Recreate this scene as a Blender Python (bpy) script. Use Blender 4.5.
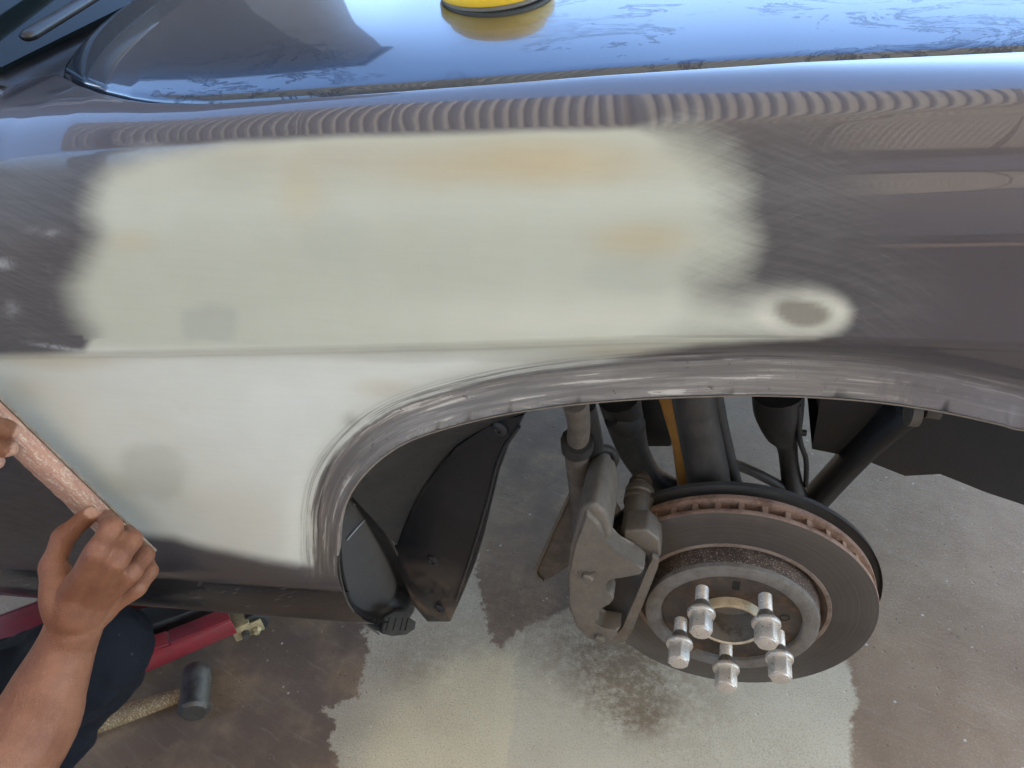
import bpy, bmesh, math, random
import numpy as np
from mathutils import Vector, Matrix, noise as mnoise
from math import radians, sin, cos, pi
random.seed(4); rng = np.random.default_rng(4)
scene = bpy.context.scene
for o in list(bpy.data.objects): bpy.data.objects.remove(o)
COL = scene.collection

# ------------------------------------------------------------------ camera
FPX = 769.0
PITCH, YAW, ROLL = radians(37), radians(12.5), radians(6.5)
cF = np.array([-sin(YAW)*cos(PITCH), cos(YAW)*cos(PITCH), -sin(PITCH)])
cR0 = np.array([cos(YAW), sin(YAW), 0.0]); cU0 = np.cross(cR0, cF)
cR = cR0*cos(ROLL) - cU0*sin(ROLL); cU = cU0*cos(ROLL) + cR0*sin(ROLL)
HUB = np.array([0.0, 0.085, 0.40])
def ray(px, py): return cF + cR*((px-512)/FPX) + cU*((384-py)/FPX)
CAM = HUB - ray(730, 621)*0.877
def U(px, py, axis, val):
    """the point where the photo's line of sight meets a plane x, y or z = val"""
    d = ray(px, py); return CAM + d*((val-CAM[axis])/d[axis])
def UP(px, py, org, n):
    d = ray(px, py); return CAM + d*(((np.array(org)-CAM)@n)/(d@n))
cam_d = bpy.data.cameras.new('camera'); cam = bpy.data.objects.new('camera', cam_d); COL.objects.link(cam)
cam_d.sensor_width = 36; cam_d.lens = FPX/1024*36; cam_d.clip_start = 0.02; cam_d.clip_end = 500
cam.matrix_world = Matrix(((cR[0], cU[0], -cF[0], CAM[0]), (cR[1], cU[1], -cF[1], CAM[1]), (cR[2], cU[2], -cF[2], CAM[2]), (0, 0, 0, 1)))
scene.camera = cam
# ------------------------------------------------------------------ light
SUN_EL, SUN_AZ = radians(58), radians(114)      # azimuth measured from +Y clockwise (towards +X): the sun stands to the right of the photographer
w = bpy.data.worlds.new('World'); scene.world = w; w.use_nodes = True
nt = w.node_tree; nt.nodes.clear()
sky = nt.nodes.new('ShaderNodeTexSky'); sky.sky_type = 'NISHITA'; sky.sun_disc = False
sky.sun_elevation = SUN_EL; sky.sun_rotation = SUN_AZ; sky.air_density = 1.0; sky.dust_density = .05; sky.ozone_density = 1.0
bg = nt.nodes.new('ShaderNodeBackground'); bg.inputs['Strength'].default_value = 0.15
wo = nt.nodes.new('ShaderNodeOutputWorld')
nt.links.new(sky.outputs[0], bg.inputs[0]); nt.links.new(bg.outputs[0], wo.inputs[0])
sl = bpy.data.lights.new('sun', 'SUN'); sl.energy = 2.8; sl.angle = radians(0.5); sl.color = (1.0, 0.93, 0.82)
so = bpy.data.objects.new('sun', sl); COL.objects.link(so)
sd = Vector((sin(SUN_AZ)*cos(SUN_EL), cos(SUN_AZ)*cos(SUN_EL), sin(SUN_EL)))
so.rotation_euler = sd.to_track_quat('Z', 'Y').to_euler(); so.location = (0, -4, 8)
vs = scene.view_settings; vs.view_transform = 'Standard'; vs.look = 'None'; vs.exposure = 2.8; vs.gamma = 1
vs.use_curve_mapping = False
scene.render.engine = 'CYCLES'

# ------------------------------------------------------------------ helpers
def tag(o, label=None, cat=None, group=None, kind=None):
    if label: o['label'] = label
    if cat: o['category'] = cat
    if group: o['group'] = group
    if kind: o['kind'] = kind
    return o
def empty(name, loc, label, cat, group=None):
    o = bpy.data.objects.new(name, None); COL.objects.link(o); o.location = loc; o.empty_display_size = .05
    return tag(o, label, cat, group)
def setparent(o, p):
    o.parent = p
    if p is not None:
        o.matrix_parent_inverse = worldmat(p).inverted()
def worldmat(o):
    m = o.matrix_basis.copy()
    if o.parent: m = worldmat(o.parent) @ o.matrix_parent_inverse @ m
    return m
def mesh_obj(name, verts, faces, mat, parent=None, smooth=True, angle=None):
    me = bpy.data.meshes.new(name); me.from_pydata([tuple(map(float, v)) for v in verts], [], [tuple(map(int, f)) for f in faces]); me.update()
    if mat: me.materials.append(mat)
    o = bpy.data.objects.new(name, me); COL.objects.link(o)
    if smooth:
        me.shade_smooth()
        if angle is not None: me.set_sharp_from_angle(angle=radians(angle))
    if parent: setparent(o, parent)
    return o
def bm_obj(name, bm, mat, parent=None, smooth=True, angle=35):
    bmesh.ops.recalc_face_normals(bm, faces=bm.faces)
    me = bpy.data.meshes.new(name); bm.to_mesh(me); bm.free()
    if mat: me.materials.append(mat)
    o = bpy.data.objects.new(name, me); COL.objects.link(o)
    if smooth:
        me.shade_smooth(); me.set_sharp_from_angle(angle=radians(angle))
    if parent: setparent(o, parent)
    return o
def frame_of(z):
    z = np.array(z, float); z /= np.linalg.norm(z)
    a = np.array([0, 0, 1.0]) if abs(z[2]) < .9 else np.array([1.0, 0, 0])
    x = np.cross(a, z); x /= np.linalg.norm(x); return x, np.cross(z, x), z
def catmull(P, n):
    P = np.array(P, float); k = len(P)
    Q = np.vstack([2*P[0]-P[1], P, 2*P[-1]-P[-2]])
    out = []
    for i in range(k-1):
        p0, p1, p2, p3 = Q[i], Q[i+1], Q[i+2], Q[i+3]
        for t in np.linspace(0, 1, n, endpoint=False):
            out.append(.5*((2*p1)+(-p0+p2)*t+(2*p0-5*p1+4*p2-p3)*t*t+(-p0+3*p1-3*p2+p3)*t**3))
    out.append(P[-1]); return np.array(out)
def tube_into(bm, pts, rad, seg=12, sub=1, flat=1.0, round_end=False):
    pts = np.array(pts, float)
    if np.isscalar(rad): rad = [rad]*len(pts)
    if sub > 1:
        A = catmull(np.column_stack([pts, rad]), sub); pts, rad = A[:, :3], np.maximum(A[:, 3], 1e-4)
    n = len(pts); rad = np.array(rad, float)
    if round_end:
        def cap(p, q, r):
            d = (p-q)/np.linalg.norm(p-q); return [(p+d*r*s, r*c) for s, c in ((.5, .866), (.85, .53), (.98, .2))]
        a = cap(pts[0], pts[1], rad[0])[::-1]; b = cap(pts[-1], pts[-2], rad[-1])
        pts = np.vstack([[x[0] for x in a], pts, [x[0] for x in b]]); rad = np.concatenate([[x[1] for x in a], rad, [x[1] for x in b]]); n = len(pts)
    T = np.gradient(pts, axis=0); T /= np.linalg.norm(T, axis=1)[:, None]
    x, y, _ = frame_of(T[0]); rings = []
    for i in range(n):
        x = x - T[i]*(x@T[i]); x /= np.linalg.norm(x); y = np.cross(T[i], x)
        rings.append([bm.verts.new(pts[i]+rad[i]*(x*cos(2*pi*k/seg)+y*flat*sin(2*pi*k/seg))) for k in range(seg)])
    for i in range(n-1):
        for k in range(seg):
            bm.faces.new((rings[i][k], rings[i][(k+1) % seg], rings[i+1][(k+1) % seg], rings[i+1][k]))
    bm.faces.new(rings[0][::-1]); bm.faces.new(rings[-1])
def tube(name, pts, rad, mat, parent=None, **k):
    bm = bmesh.new(); tube_into(bm, pts, rad, **k); return bm_obj(name, bm, mat, parent, angle=50)
def lathe_into(bm, prof, org, ax, ex=None, seg=64):
    """prof: list of (radius, height along ax)"""
    x, y, z = frame_of(ax)
    if ex is not None: x = np.array(ex); y = np.cross(z, x)
    org = np.array(org, float); rings = []
    for r, h in prof:
        if r < 1e-6: rings.append([bm.verts.new(org+z*h)])
        else: rings.append([bm.verts.new(org+z*h+r*(x*cos(2*pi*k/seg)+y*sin(2*pi*k/seg))) for k in range(seg)])
    for a, b in zip(rings[:-1], rings[1:]):
        for k in range(seg):
            k2 = (k+1) % seg
            if len(a) == 1 and len(b) == 1: break
            if len(a) == 1: bm.faces.new((a[0], b[k2], b[k]))
            elif len(b) == 1: bm.faces.new((a[k], a[k2], b[0]))
            else: bm.faces.new((a[k], a[k2], b[k2], b[k]))
def lathe(name, prof, org, ax, mat, parent=None, seg=64, ex=None, angle=35):
    bm = bmesh.new(); lathe_into(bm, prof, org, ax, ex, seg); return bm_obj(name, bm, mat, parent, angle=angle)
def prism_into(bm, poly3, vec, bevel=0, segs=2):
    poly3 = [np.array(p, float) for p in poly3]; vec = np.array(vec, float)
    a = [bm.verts.new(p) for p in poly3]; b = [bm.verts.new(p+vec) for p in poly3]
    fs = [bm.faces.new(a), bm.faces.new(b[::-1])]
    n = len(a)
    for i in range(n): fs.append(bm.faces.new((a[i], b[i], b[(i+1) % n], a[(i+1) % n])))
    if bevel:
        es = list({e for f in fs for e in f.edges})
        bmesh.ops.bevel(bm, geom=es, offset=bevel, segments=segs, profile=.5, affect='EDGES', clamp_overlap=True)
def prism(name, poly3, vec, mat, parent=None, bevel=0, segs=2, angle=35):
    bm = bmesh.new(); prism_into(bm, poly3, vec, bevel, segs); return bm_obj(name, bm, mat, parent, angle=angle)
def box_into(bm, c, ax, size, bevel=0):
    """ax: 3 unit vectors, size: full sizes"""
    c = np.array(c, float); ax = [np.array(a, float) for a in ax]; h = np.array(size)/2
    p = [c-ax[0]*h[0]-ax[1]*h[1]-ax[2]*h[2], c+ax[0]*h[0]-ax[1]*h[1]-ax[2]*h[2], c+ax[0]*h[0]+ax[1]*h[1]-ax[2]*h[2], c-ax[0]*h[0]+ax[1]*h[1]-ax[2]*h[2]]
    prism_into(bm, p, ax[2]*size[2], bevel)
XYZ = (np.array([1., 0, 0]), np.array([0, 1., 0]), np.array([0, 0, 1.]))
def box(name, c, size, mat, parent=None, ax=XYZ, bevel=0):
    bm = bmesh.new(); box_into(bm, c, ax, size, bevel); return bm_obj(name, bm, mat, parent)
def sdf_poly(P, poly):
    """signed distance, positive inside"""
    P = np.asarray(P, float); poly = np.asarray(poly, float); A = poly; B = np.roll(poly, -1, 0)
    best = np.full(len(P), 1e9); inside = np.zeros(len(P), bool)
    for a, b in zip(A, B):
        e = b-a; l2 = max(e@e, 1e-12); wv = P-a
        t = np.clip(wv@e/l2, 0, 1); d = wv-t[:, None]*e; best = np.minimum(best, (d*d).sum(1))
        c1 = (a[1] <= P[:, 1]) & (b[1] > P[:, 1]); c2 = (b[1] <= P[:, 1]) & (a[1] > P[:, 1])
        cr = e[0]*wv[:, 1]-e[1]*wv[:, 0]
        inside ^= (c1 & (cr > 0)) | (c2 & (cr < 0))
    return np.where(inside, 1, -1)*np.sqrt(best)
def near_line(P, L):
    """distance to and nearest point on an open polyline"""
    best = np.full(len(P), 1e9); q = np.zeros_like(P)
    for a, b in zip(L[:-1], L[1:]):
        e = b-a; t = np.clip((P-a)@e/(e@e), 0, 1); c = a+t[:, None]*e; d = ((P-c)**2).sum(1)
        m = d < best; best[m] = d[m]; q[m] = c[m]
    return np.sqrt(best), q
sstep = lambda a, b, x: (lambda t: t*t*(3-2*t))(np.clip((np.asarray(x, float)-a)/(b-a), 0, 1))
def fattr(o, name, arr):
    a = o.data.attributes.new(name, 'FLOAT', 'POINT'); a.data.foreach_set('value', np.asarray(arr, np.float32).ravel())
def cattr(o, name, arr):
    a = o.data.attributes.new(name, 'FLOAT_COLOR', 'POINT'); arr = np.asarray(arr, np.float32)
    a.data.foreach_set('color', np.column_stack([arr, np.ones(len(arr), np.float32)]).ravel())
def lin(r, g, b): return tuple((c/255/12.92 if c/255 <= .04045 else ((c/255+.055)/1.055)**2.4) for c in (r, g, b))

# ------------------------------------------------------------------ materials
class NB:
    def __init__(s, name):
        s.m = bpy.data.materials.new(name); s.m.use_nodes = True; s.t = s.m.node_tree; s.t.nodes.clear()
        s.out = s.n('ShaderNodeOutputMaterial'); s.b = s.n('ShaderNodeBsdfPrincipled'); s.l(s.b.outputs[0], s.out.inputs[0])
        s._co = None
    def n(s, t, **k):
        x = s.t.nodes.new(t)
        for a, v in k.items(): setattr(x, a, v)
        return x
    def l(s, a, b): s.t.links.new(a, b)
    def put(s, sock, v):
        if v is None: return
        if isinstance(v, (int, float)): sock.default_value = v
        elif isinstance(v, (tuple, list)): sock.default_value = tuple(v)+((1,) if len(v) == 3 and sock.type == 'RGBA' else ())
        else: s.l(v, sock)
    def co(s, scale=(1, 1, 1), rot=(0, 0, 0), kind='Object'):
        tc = s.n('ShaderNodeTexCoord'); m0 = s.n('ShaderNodeMapping'); mp = s.n('ShaderNodeMapping'); s.l(tc.outputs[kind], m0.inputs[0]); s.l(m0.outputs[0], mp.inputs[0])
        m0.inputs['Rotation'].default_value = rot; mp.inputs['Scale'].default_value = scale; return mp.outputs[0]
    def noise(s, scale, detail=4, rough=.55, co=None, dist=0):
        x = s.n('ShaderNodeTexNoise'); x.inputs['Scale'].default_value = scale; x.inputs['Detail'].default_value = detail
        x.inputs['Roughness'].default_value = rough; x.inputs['Distortion'].default_value = dist
        s.l(co if co is not None else s.co(), x.inputs['Vector']); return x.outputs['Fac']
    def voro(s, scale, co=None, feature='F1'):
        x = s.n('ShaderNodeTexVoronoi', feature=feature); x.inputs['Scale'].default_value = scale
        s.l(co if co is not None else s.co(), x.inputs['Vector']); return x.outputs['Distance']
    def math(s, op, a, b=None, c=None, clamp=False):
        x = s.n('ShaderNodeMath', operation=op, use_clamp=clamp)
        for i, v in enumerate((a, b, c)):
            if v is not None: s.put(x.inputs[i], v)
        return x.outputs[0]
    def ss(s, v, a, b, lo=0, hi=1):
        x = s.n('ShaderNodeMapRange', interpolation_type='SMOOTHSTEP')
        s.put(x.inputs[0], v)
        for i, q in enumerate((a, b, lo, hi)): x.inputs[i+1].default_value = q
        return x.outputs[0]
    def mix(s, f, a, b, mode='MIX'):
        x = s.n('ShaderNodeMix', data_type='RGBA', blend_type=mode); s.put(x.inputs[0], f); s.put(x.inputs[6], a); s.put(x.inputs[7], b); return x.outputs[2]
    def mixf(s, f, a, b):
        x = s.n('ShaderNodeMix', data_type='FLOAT'); s.put(x.inputs[0], f); s.put(x.inputs[2], a); s.put(x.inputs[3], b); return x.outputs[0]
    def attr(s, name, out='Fac'):
        x = s.n('ShaderNodeAttribute', attribute_name=name); return x.outputs[out]
    def bump(s, h, strength=.3, dist=.002):
        x = s.n('ShaderNodeBump'); x.inputs['Strength'].default_value = strength; x.inputs['Distance'].default_value = dist
        s.put(x.inputs['Height'], h); s.l(x.outputs[0], s.b.inputs['Normal'])
    def set(s, **k):
        for a, v in k.items(): s.put(s.b.inputs[a.replace('_', ' ')], v)
        return s.m
def grimy(name, col, dirt, rough=.6, metal=0., scale=40, amount=.5, bump=.25, spec=.5, coat=0.):
    """a base colour broken up by grime of its own colour"""
    b = NB(name); n1 = b.noise(scale, 6, .65); n2 = b.noise(scale*6, 3, .6)
    f = b.ss(b.math('ADD', b.math('MULTIPLY', n1, .75), b.math('MULTIPLY', n2, .25)), .5-.22, .5+.22)
    b.set(Base_Color=b.mix(b.math('MULTIPLY', f, amount), col, dirt), Roughness=b.mixf(f, rough*.8, min(1, rough*1.25)), Metallic=b.math('MULTIPLY', b.math('SUBTRACT', 1, b.math('MULTIPLY', f, amount)), metal))
    b.b.inputs['Specular IOR Level'].default_value = spec; b.b.inputs['Coat Weight'].default_value = coat
    b.bump(b.math('ADD', n2, b.math('MULTIPLY', n1, .6)), bump, .0015)
    return b.m
M = {}
M['plastic'] = grimy('black_plastic', (.008, .009, .011), (.026, .025, .024), .42, 0, 30, .35, .15)
M['plastic_grey'] = grimy('worn_plastic', (.009, .011, .014), (.017, .018, .020), .5, 0, 30, .4, .15)
M['suspension'] = grimy('road_grime', (.010, .010, .010), (.035, .03, .026), .7, .1, 35, .6, .35)
M['arm'] = grimy('painted_arm', (.008, .008, .009), (.03, .026, .023), .55, .1, 28, .5, .25)
M['knuckle'] = grimy('cast_knuckle', (.11, .092, .075), (.055, .045, .037), .8, .2, 55, .8, .5)
M['caliper'] = grimy('dusty_caliper', (.155, .137, .115), (.08, .068, .055), .62, .35, 60, .7, .45)
M['bracket'] = grimy('dusty_bracket', (.16, .14, .115), (.085, .072, .058), .55, .45, 70, .7, .45)
M['shock'] = grimy('grey_shock', (.030, .030, .031), (.065, .058, .05), .5, .3, 40, .5, .25)
M['orange'] = grimy('orange_rod', (.42, .2, .04), (.2, .1, .03), .5, 0, 50, .5, .2)
M['red'] = grimy('red_enamel', (.23, .02, .028), (.10, .03, .03), .42, 0, 30, .6, .15)
M['maroon'] = grimy('worn_red_enamel', (.16, .02, .025), (.08, .03, .025), .55, 0, 40, .6, .15)
M['brass'] = grimy('brass_bracket', (.55, .45, .26), (.16, .12, .07), .4, .6, 90, .8, .4)
M['chrome'] = grimy('zinc_plate', (.70, .66, .60), (.30, .26, .21), .3, .8, 220, .5, .35)
M['pad'] = grimy('brake_pad', (.03, .028, .026), (.06, .05, .045), .85, 0, 90, .6, .4)
M['yellow'] = grimy('yellow_plastic', (.75, .5, .04), (.5, .32, .03), .35, 0, 30, .25, .05)
M['puck_grey'] = grimy('grey_rubber', (.13, .12, .10), (.2, .18, .15), .6, 0, 60, .5, .2)
M['rib'] = grimy('worn_edge', (.16, .165, .18), (.08, .08, .085), .35, 0, 60, .5, .1)
M['cup_floor'] = grimy('dusty_plastic', (.05, .052, .056), (.085, .08, .075), .5, 0, 25, .5, .12)
M['shield'] = grimy('dusty_shield', (.045, .044, .045), (.085, .078, .07), .7, .1, 40, .5, .3)
M['edge'] = grimy('worn_fender_edge', (.10, .095, .09), (.04, .038, .037), .4, .4, 60, .8, .2)
M['flap'] = NB('muddy_plastic'); _b = M['flap']; _n = _b.noise(16, 6, .65); _z = _b.n('ShaderNodeSeparateXYZ'); _b.l(_b.co(), _z.inputs[0])
_m = _b.math('MULTIPLY', _b.ss(_z.outputs[2], .48, .30), _b.ss(_n, .42, .62)); _b.set(Base_Color=_b.mix(_m, _b.mix(_b.ss(_n, .3, .7), (.006, .008, .012), (.010, .013, .018)), (.10, .075, .055)), Roughness=_b.mixf(_m, .34, .85)); _b.bump(_n, .15, .001); M['flap'] = _b.m
M['rubber'] = grimy('black_rubber', (.015, .015, .015), (.04, .037, .034), .7, 0, 60, .5, .2)
M['hammer'] = grimy('hammer_steel', (.055, .052, .05), (.13, .115, .10), .5, .6, 70, .6, .4)
M['hole'] = grimy('dark_gap', (.004, .004, .004), (.008, .008, .008), .9, 0, 30, .5, .1)
def wood_mat(name, a, b_, dust, ang=0):
    b = NB(name); c = b.co((60, 60, 6), (0, ang, 0)); g = b.noise(4, 5, .6, c, 1.2); sp = b.noise(5, 6, .75, b.co((70, 70, 14), (0, ang, 0))); s2 = b.noise(420, 2, .6)
    col = b.mix(b.ss(g, .35, .65), a, b_); col = b.mix(b.ss(b.math('ADD', b.math('MULTIPLY', sp, .65), b.math('MULTIPLY', s2, .35)), .50, .60), col, dust)
    b.set(Base_Color=col, Roughness=.8); b.bump(b.math('ADD', g, sp), .4, .0015); return b.m
M['board'] = wood_mat('dusty_board', (.33, .185, .145), (.42, .25, .19), (.50, .42, .34), .35)
M['handle'] = wood_mat('spattered_handle', (.16, .10, .05), (.24, .16, .075), (.42, .36, .24))

def disc_mat():
    b = NB('rotor_steel'); n = b.noise(14, 4, .6); f = b.noise(220, 3, .6)
    tc = b.n('ShaderNodeTexCoord'); vd = b.n('ShaderNodeVectorMath', operation='DISTANCE'); b.l(tc.outputs['Object'], vd.inputs[0]); vd.inputs[1].default_value = tuple(HUB)
    rn = b.n('ShaderNodeTexNoise', noise_dimensions='1D'); b.l(vd.outputs['Value'], rn.inputs['W']); rn.inputs['Scale'].default_value = 520; rn.inputs['Detail'].default_value = 3; rv_ = rn.outputs['Fac']
    col = b.mix(b.ss(n, .35, .65), (.085, .078, .074), (.105, .096, .09))
    col = b.mix(b.ss(rv_, .35, .7), b.mix(1, col, (.9, .89, .88), 'MULTIPLY'), b.mix(1, col, (1.09, 1.08, 1.06), 'MULTIPLY'))
    b.set(Base_Color=col, Roughness=b.mixf(f, .34, .5), Metallic=.6); b.bump(b.math('ADD', rv_, b.math('MULTIPLY', f, .3)), .12, .0005); return b.m
M['rotor'] = disc_mat()
def rust_mat(name, a, r, lo, hi, metal=.3, speck=None):
    b = NB(name); n = b.noise(45, 6, .65); f = b.noise(380, 3, .65)
    col = b.mix(b.ss(b.math('ADD', b.math('MULTIPLY', n, .7), b.math('MULTIPLY', f, .3)), lo, hi), a, r)
    if speck: col = b.mix(b.ss(b.noise(700, 2, .5), .60, .68), col, speck)
    b.set(Base_Color=col, Roughness=.68, Metallic=metal); b.bump(b.math('ADD', f, n), .4, .001); return b.m
M['rust_edge'] = rust_mat('rusty_rotor_edge', (.30, .20, .15), (.15, .085, .06), .4, .65, .1)
M['rust_vane'] = rust_mat('rusty_vane', (.33, .22, .16), (.2, .12, .08), .4, .65, .1)
M['ring'] = rust_mat('tan_ring', (.21, .165, .135), (.12, .085, .065), .42, .66, .25)
M['hat'] = rust_mat('sandy_hat', (.175, .165, .15), (.12, .108, .095), .4, .65, .35)
M['hat_side'] = rust_mat('rusty_hat_side', (.06, .042, .036), (.11, .08, .065), .45, .6, .2, (.38, .34, .29))
M['hubface'] = rust_mat('dark_hub_face', (.055, .045, .037), (.12, .075, .048), .45, .65, .3)
M['hubring'] = rust_mat('pale_hub_ring', (.62, .55, .42), (.4, .33, .23), .45, .7, .5)
M['hubbore'] = rust_mat('hub_bore', (.24, .22, .19), (.11, .095, .08), .45, .65, .5)

def car_paint(name, kind='body'):
    b = NB(name)
    base = (.030, .026, .030); fl = b.noise(2200, 2, .5)
    dust = b.noise(9, 5, .6); sp = b.noise(260, 3, .6)
    f = b.math('MULTIPLY', b.ss(sp, .60, .72), b.ss(dust, .45, .65))
    col = b.mix(b.math('MULTIPLY', fl, .5), base, (.055, .048, .052))
    col = b.mix(b.math('MULTIPLY', f, .35), col, (.3, .3, .3))
    b.set(Base_Color=col, Roughness=.32, Metallic=.35, Coat_Weight=1.0, Coat_Roughness=b.mixf(b.ss(dust, .4, .7), .02, .05))
    return b.m
M['paint'] = car_paint('dark_metallic_paint')
def hood_mat():
    b = NB('waterspotted_paint')
    col = b.mix(b.math('MULTIPLY', b.noise(2200, 2, .5), .5), (.036, .052, .078), (.055, .075, .105))
    # dried water marks: rings and blotches
    c = b.co((6, 15, 6)); blot = b.ss(b.noise(2.2, 7, .72, c, .8), .545, .56); reg = b.ss(b.noise(3.5, 2, .5), .40, .54)
    edge = b.math('MULTIPLY', blot, b.math('SUBTRACT', 1, b.ss(b.noise(2.2, 7, .72, c, .8), .575, .60)))
    sp = b.math('MULTIPLY', b.ss(b.voro(52), .10, .06), b.ss(b.noise(16, 2, .5), .50, .60))
    mk = b.math('MULTIPLY', b.math('ADD', b.math('MULTIPLY', edge, .8), b.math('MULTIPLY', blot, .25)), reg)
    mk = b.math('MAXIMUM', mk, b.math('MULTIPLY', sp, .55), clamp=True)
    b.set(Base_Color=b.mix(b.math('MULTIPLY', mk, .6), col, (.03, .035, .05)), Roughness=.25, Metallic=.75, Coat_Weight=b.math('SUBTRACT', 1, b.math('MULTIPLY', mk, .75)), Coat_Roughness=b.mixf(mk, b.mixf(b.noise(7, 4, .6), .02, .07), .3))
    return b.m
M['hood'] = hood_mat()
LW = .0255                                                   # width of the arch lip
def fender_mat():
    b = NB('filler_and_sanded_paint')
    sx_ = b.n('ShaderNodeSeparateXYZ'); b.l(b.attr('along', 'Vector'), sx_.inputs[0]); wob = b.math('MULTIPLY', b.math('SUBTRACT', b.noise(30, 4, .6), .5), .006); dl = b.math('ADD', sx_.outputs[1], wob)
    lip = b.math('MULTIPLY', b.attr('lip'), b.ss(dl, LW+.0015, LW-.002)); putty = b.math('MULTIPLY', b.attr('putty'), b.ss(dl, LW-.004, LW+.006)); sand = b.attr('sand'); tint = b.attr('tint', 'Color')
    # sanding streaks: stretched noise at several angles in the plane of the panel, bent by a slow noise so that they swirl
    def swirl(scale, deg, amt=.05):
        tc = b.n('ShaderNodeTexCoord'); wn = b.n('ShaderNodeTexNoise'); wn.inputs['Scale'].default_value = 4.5; wn.inputs['Detail'].default_value = 1; b.l(tc.outputs['Object'], wn.inputs['Vector'])
        sub = b.n('ShaderNodeVectorMath', operation='SUBTRACT'); b.l(wn.outputs['Color'], sub.inputs[0]); sub.inputs[1].default_value = (.5, .5, .5)
        ad = b.n('ShaderNodeVectorMath', operation='MULTIPLY_ADD'); b.l(sub.outputs[0], ad.inputs[0]); ad.inputs[1].default_value = (amt*2, 0, amt*2); b.l(tc.outputs['Object'], ad.inputs[2])
        m0 = b.n('ShaderNodeMapping'); m1 = b.n('ShaderNodeMapping'); b.l(ad.outputs[0], m0.inputs[0]); b.l(m0.outputs[0], m1.inputs[0]); m0.inputs['Rotation'].default_value = (0, radians(deg), 0); m1.inputs['Scale'].default_value = scale; return m1.outputs[0]
    s1 = b.noise(6, 5, .65, swirl((2.6, 1, 50), -22))
    s2 = b.noise(7, 5, .65, swirl((3.5, 1, 40), 8, .08))
    st = b.math('ADD', b.math('MULTIPLY', s1, .6), b.math('MULTIPLY', s2, .4))
    blotch = b.noise(9, 5, .6)
    fine = b.noise(11, 4, .7, swirl((3, 1, 190), -24, .06))
    fine2 = b.noise(11, 4, .7, swirl((3, 1, 190), 20, .08))
    fray = b.attr('fray')
    e = b.math('ADD', putty, b.math('MULTIPLY', b.math('SUBTRACT', st, .5), fray)); e = b.math('ADD', e, b.math('MULTIPLY', b.math('SUBTRACT', blotch, .5), .4))
    p = b.math('MULTIPLY', b.ss(e, .12, .92), b.ss(putty, .0, .25))
    gl = b.mix(b.math('MULTIPLY', b.noise(2200, 2, .5), .5), (.050, .047, .056), (.084, .079, .092))
    scr = b.ss(fine, .62, .76); scr2 = b.math('MULTIPLY', b.ss(fine2, .64, .76), b.ss(blotch, .45, .6))
    sc = b.mix(b.ss(b.math('ADD', b.math('MULTIPLY', st, .7), b.math('MULTIPLY', blotch, .3)), .34, .66), (.052, .049, .053), (.088, .084, .089))
    sc = b.mix(b.math('MULTIPLY', b.math('MAXIMUM', scr, scr2), .5), sc, (.34, .33, .31))
    se = b.ss(b.math('ADD', sand, b.math('MULTIPLY', b.math('SUBTRACT', st, .5), 0.6)), .08, .95)
    # sanded arch lip: bare grey with pale worn dashes running along it
    lv_ = b.n('ShaderNodeAttribute', attribute_name='along'); lmp = b.n('ShaderNodeMapping'); b.l(lv_.outputs['Vector'], lmp.inputs[0]); lmp.inputs['Scale'].default_value = (9, 190, 1)
    lipn = b.noise(1, 5, .62, lmp.outputs[0]); lp = b.noise(120, 4, .7)
    lc = b.mix(b.ss(lipn, .40, .62), (.12, .112, .105), (.20, .188, .172)); lc = b.mix(b.ss(lipn, .565, .64), lc, (.43, .405, .36)); lc = b.mix(b.ss(lp, .62, .72), lc, (.065, .06, .055))
    col = b.mix(se, gl, sc); col = b.mix(b.math('MULTIPLY', lip, b.ss(b.math('ADD', lip, b.math('MULTIPLY', b.math('SUBTRACT', lp, .5), .8)), .2, .6)), col, lc)
    var = b.noise(26, 5, .6); grain = b.noise(900, 2, .6); brush = b.noise(6, 4, .6, b.co((3, 1, 38), (0, radians(-3), 0)))
    pc = b.mix(b.ss(var, .2, .8), b.mix(.5, tint, (.93, .92, .88), 'MULTIPLY'), tint)
    pc = b.mix(b.ss(brush, .38, .7), pc, b.mix(1, pc, (.975, .975, .98), 'MULTIPLY')); pc = b.mix(b.math('MULTIPLY', b.ss(grain, .62, .8), .25), pc, (.5, .485, .44))
    lmp2 = b.n('ShaderNodeMapping'); b.l(lv_.outputs['Vector'], lmp2.inputs[0]); lmp2.inputs['Scale'].default_value = (7, 260, 1); ln2 = b.noise(1, 5, .65, lmp2.outputs[0])
    band = b.math('MULTIPLY', b.attr('lip'), b.ss(dl, LW+.022, LW+.002)); sc = b.mix(b.ss(ln2, .56, .68), b.mix(b.ss(ln2, .36, .5), (.06, .056, .06), (.13, .122, .118)), (.44, .42, .38)); col = b.mix(b.math('MULTIPLY', band, b.math('SUBTRACT', 1, lip)), col, sc)
    p = b.math('MULTIPLY', p, b.math('SUBTRACT', 1, b.math('MULTIPLY', band, b.ss(ln2, .40, .56, .95, .15))))
    col = b.mix(p, col, pc); col = b.mix(b.math('MULTIPLY', b.attr('chip'), b.ss(b.noise(150, 4, .7), .3, .55)), col, (.62, .66, .70))
    matte = b.math('MAXIMUM', b.math('MAXIMUM', p, se), b.math('MULTIPLY', lip, .85), clamp=True)
    rough = b.mixf(p, b.mixf(se, .30, b.mixf(scr, .46, .36)), .62)
    b.set(Base_Color=col, Roughness=rough, Metallic=b.math('MULTIPLY', b.math('SUBTRACT', 1, matte), .22), Coat_Weight=b.math('SUBTRACT', 1, matte), Coat_Roughness=.03)
    b.b.inputs['Specular IOR Level'].default_value = .4; b.b.inputs['Coat IOR'].default_value = 1.5
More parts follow.
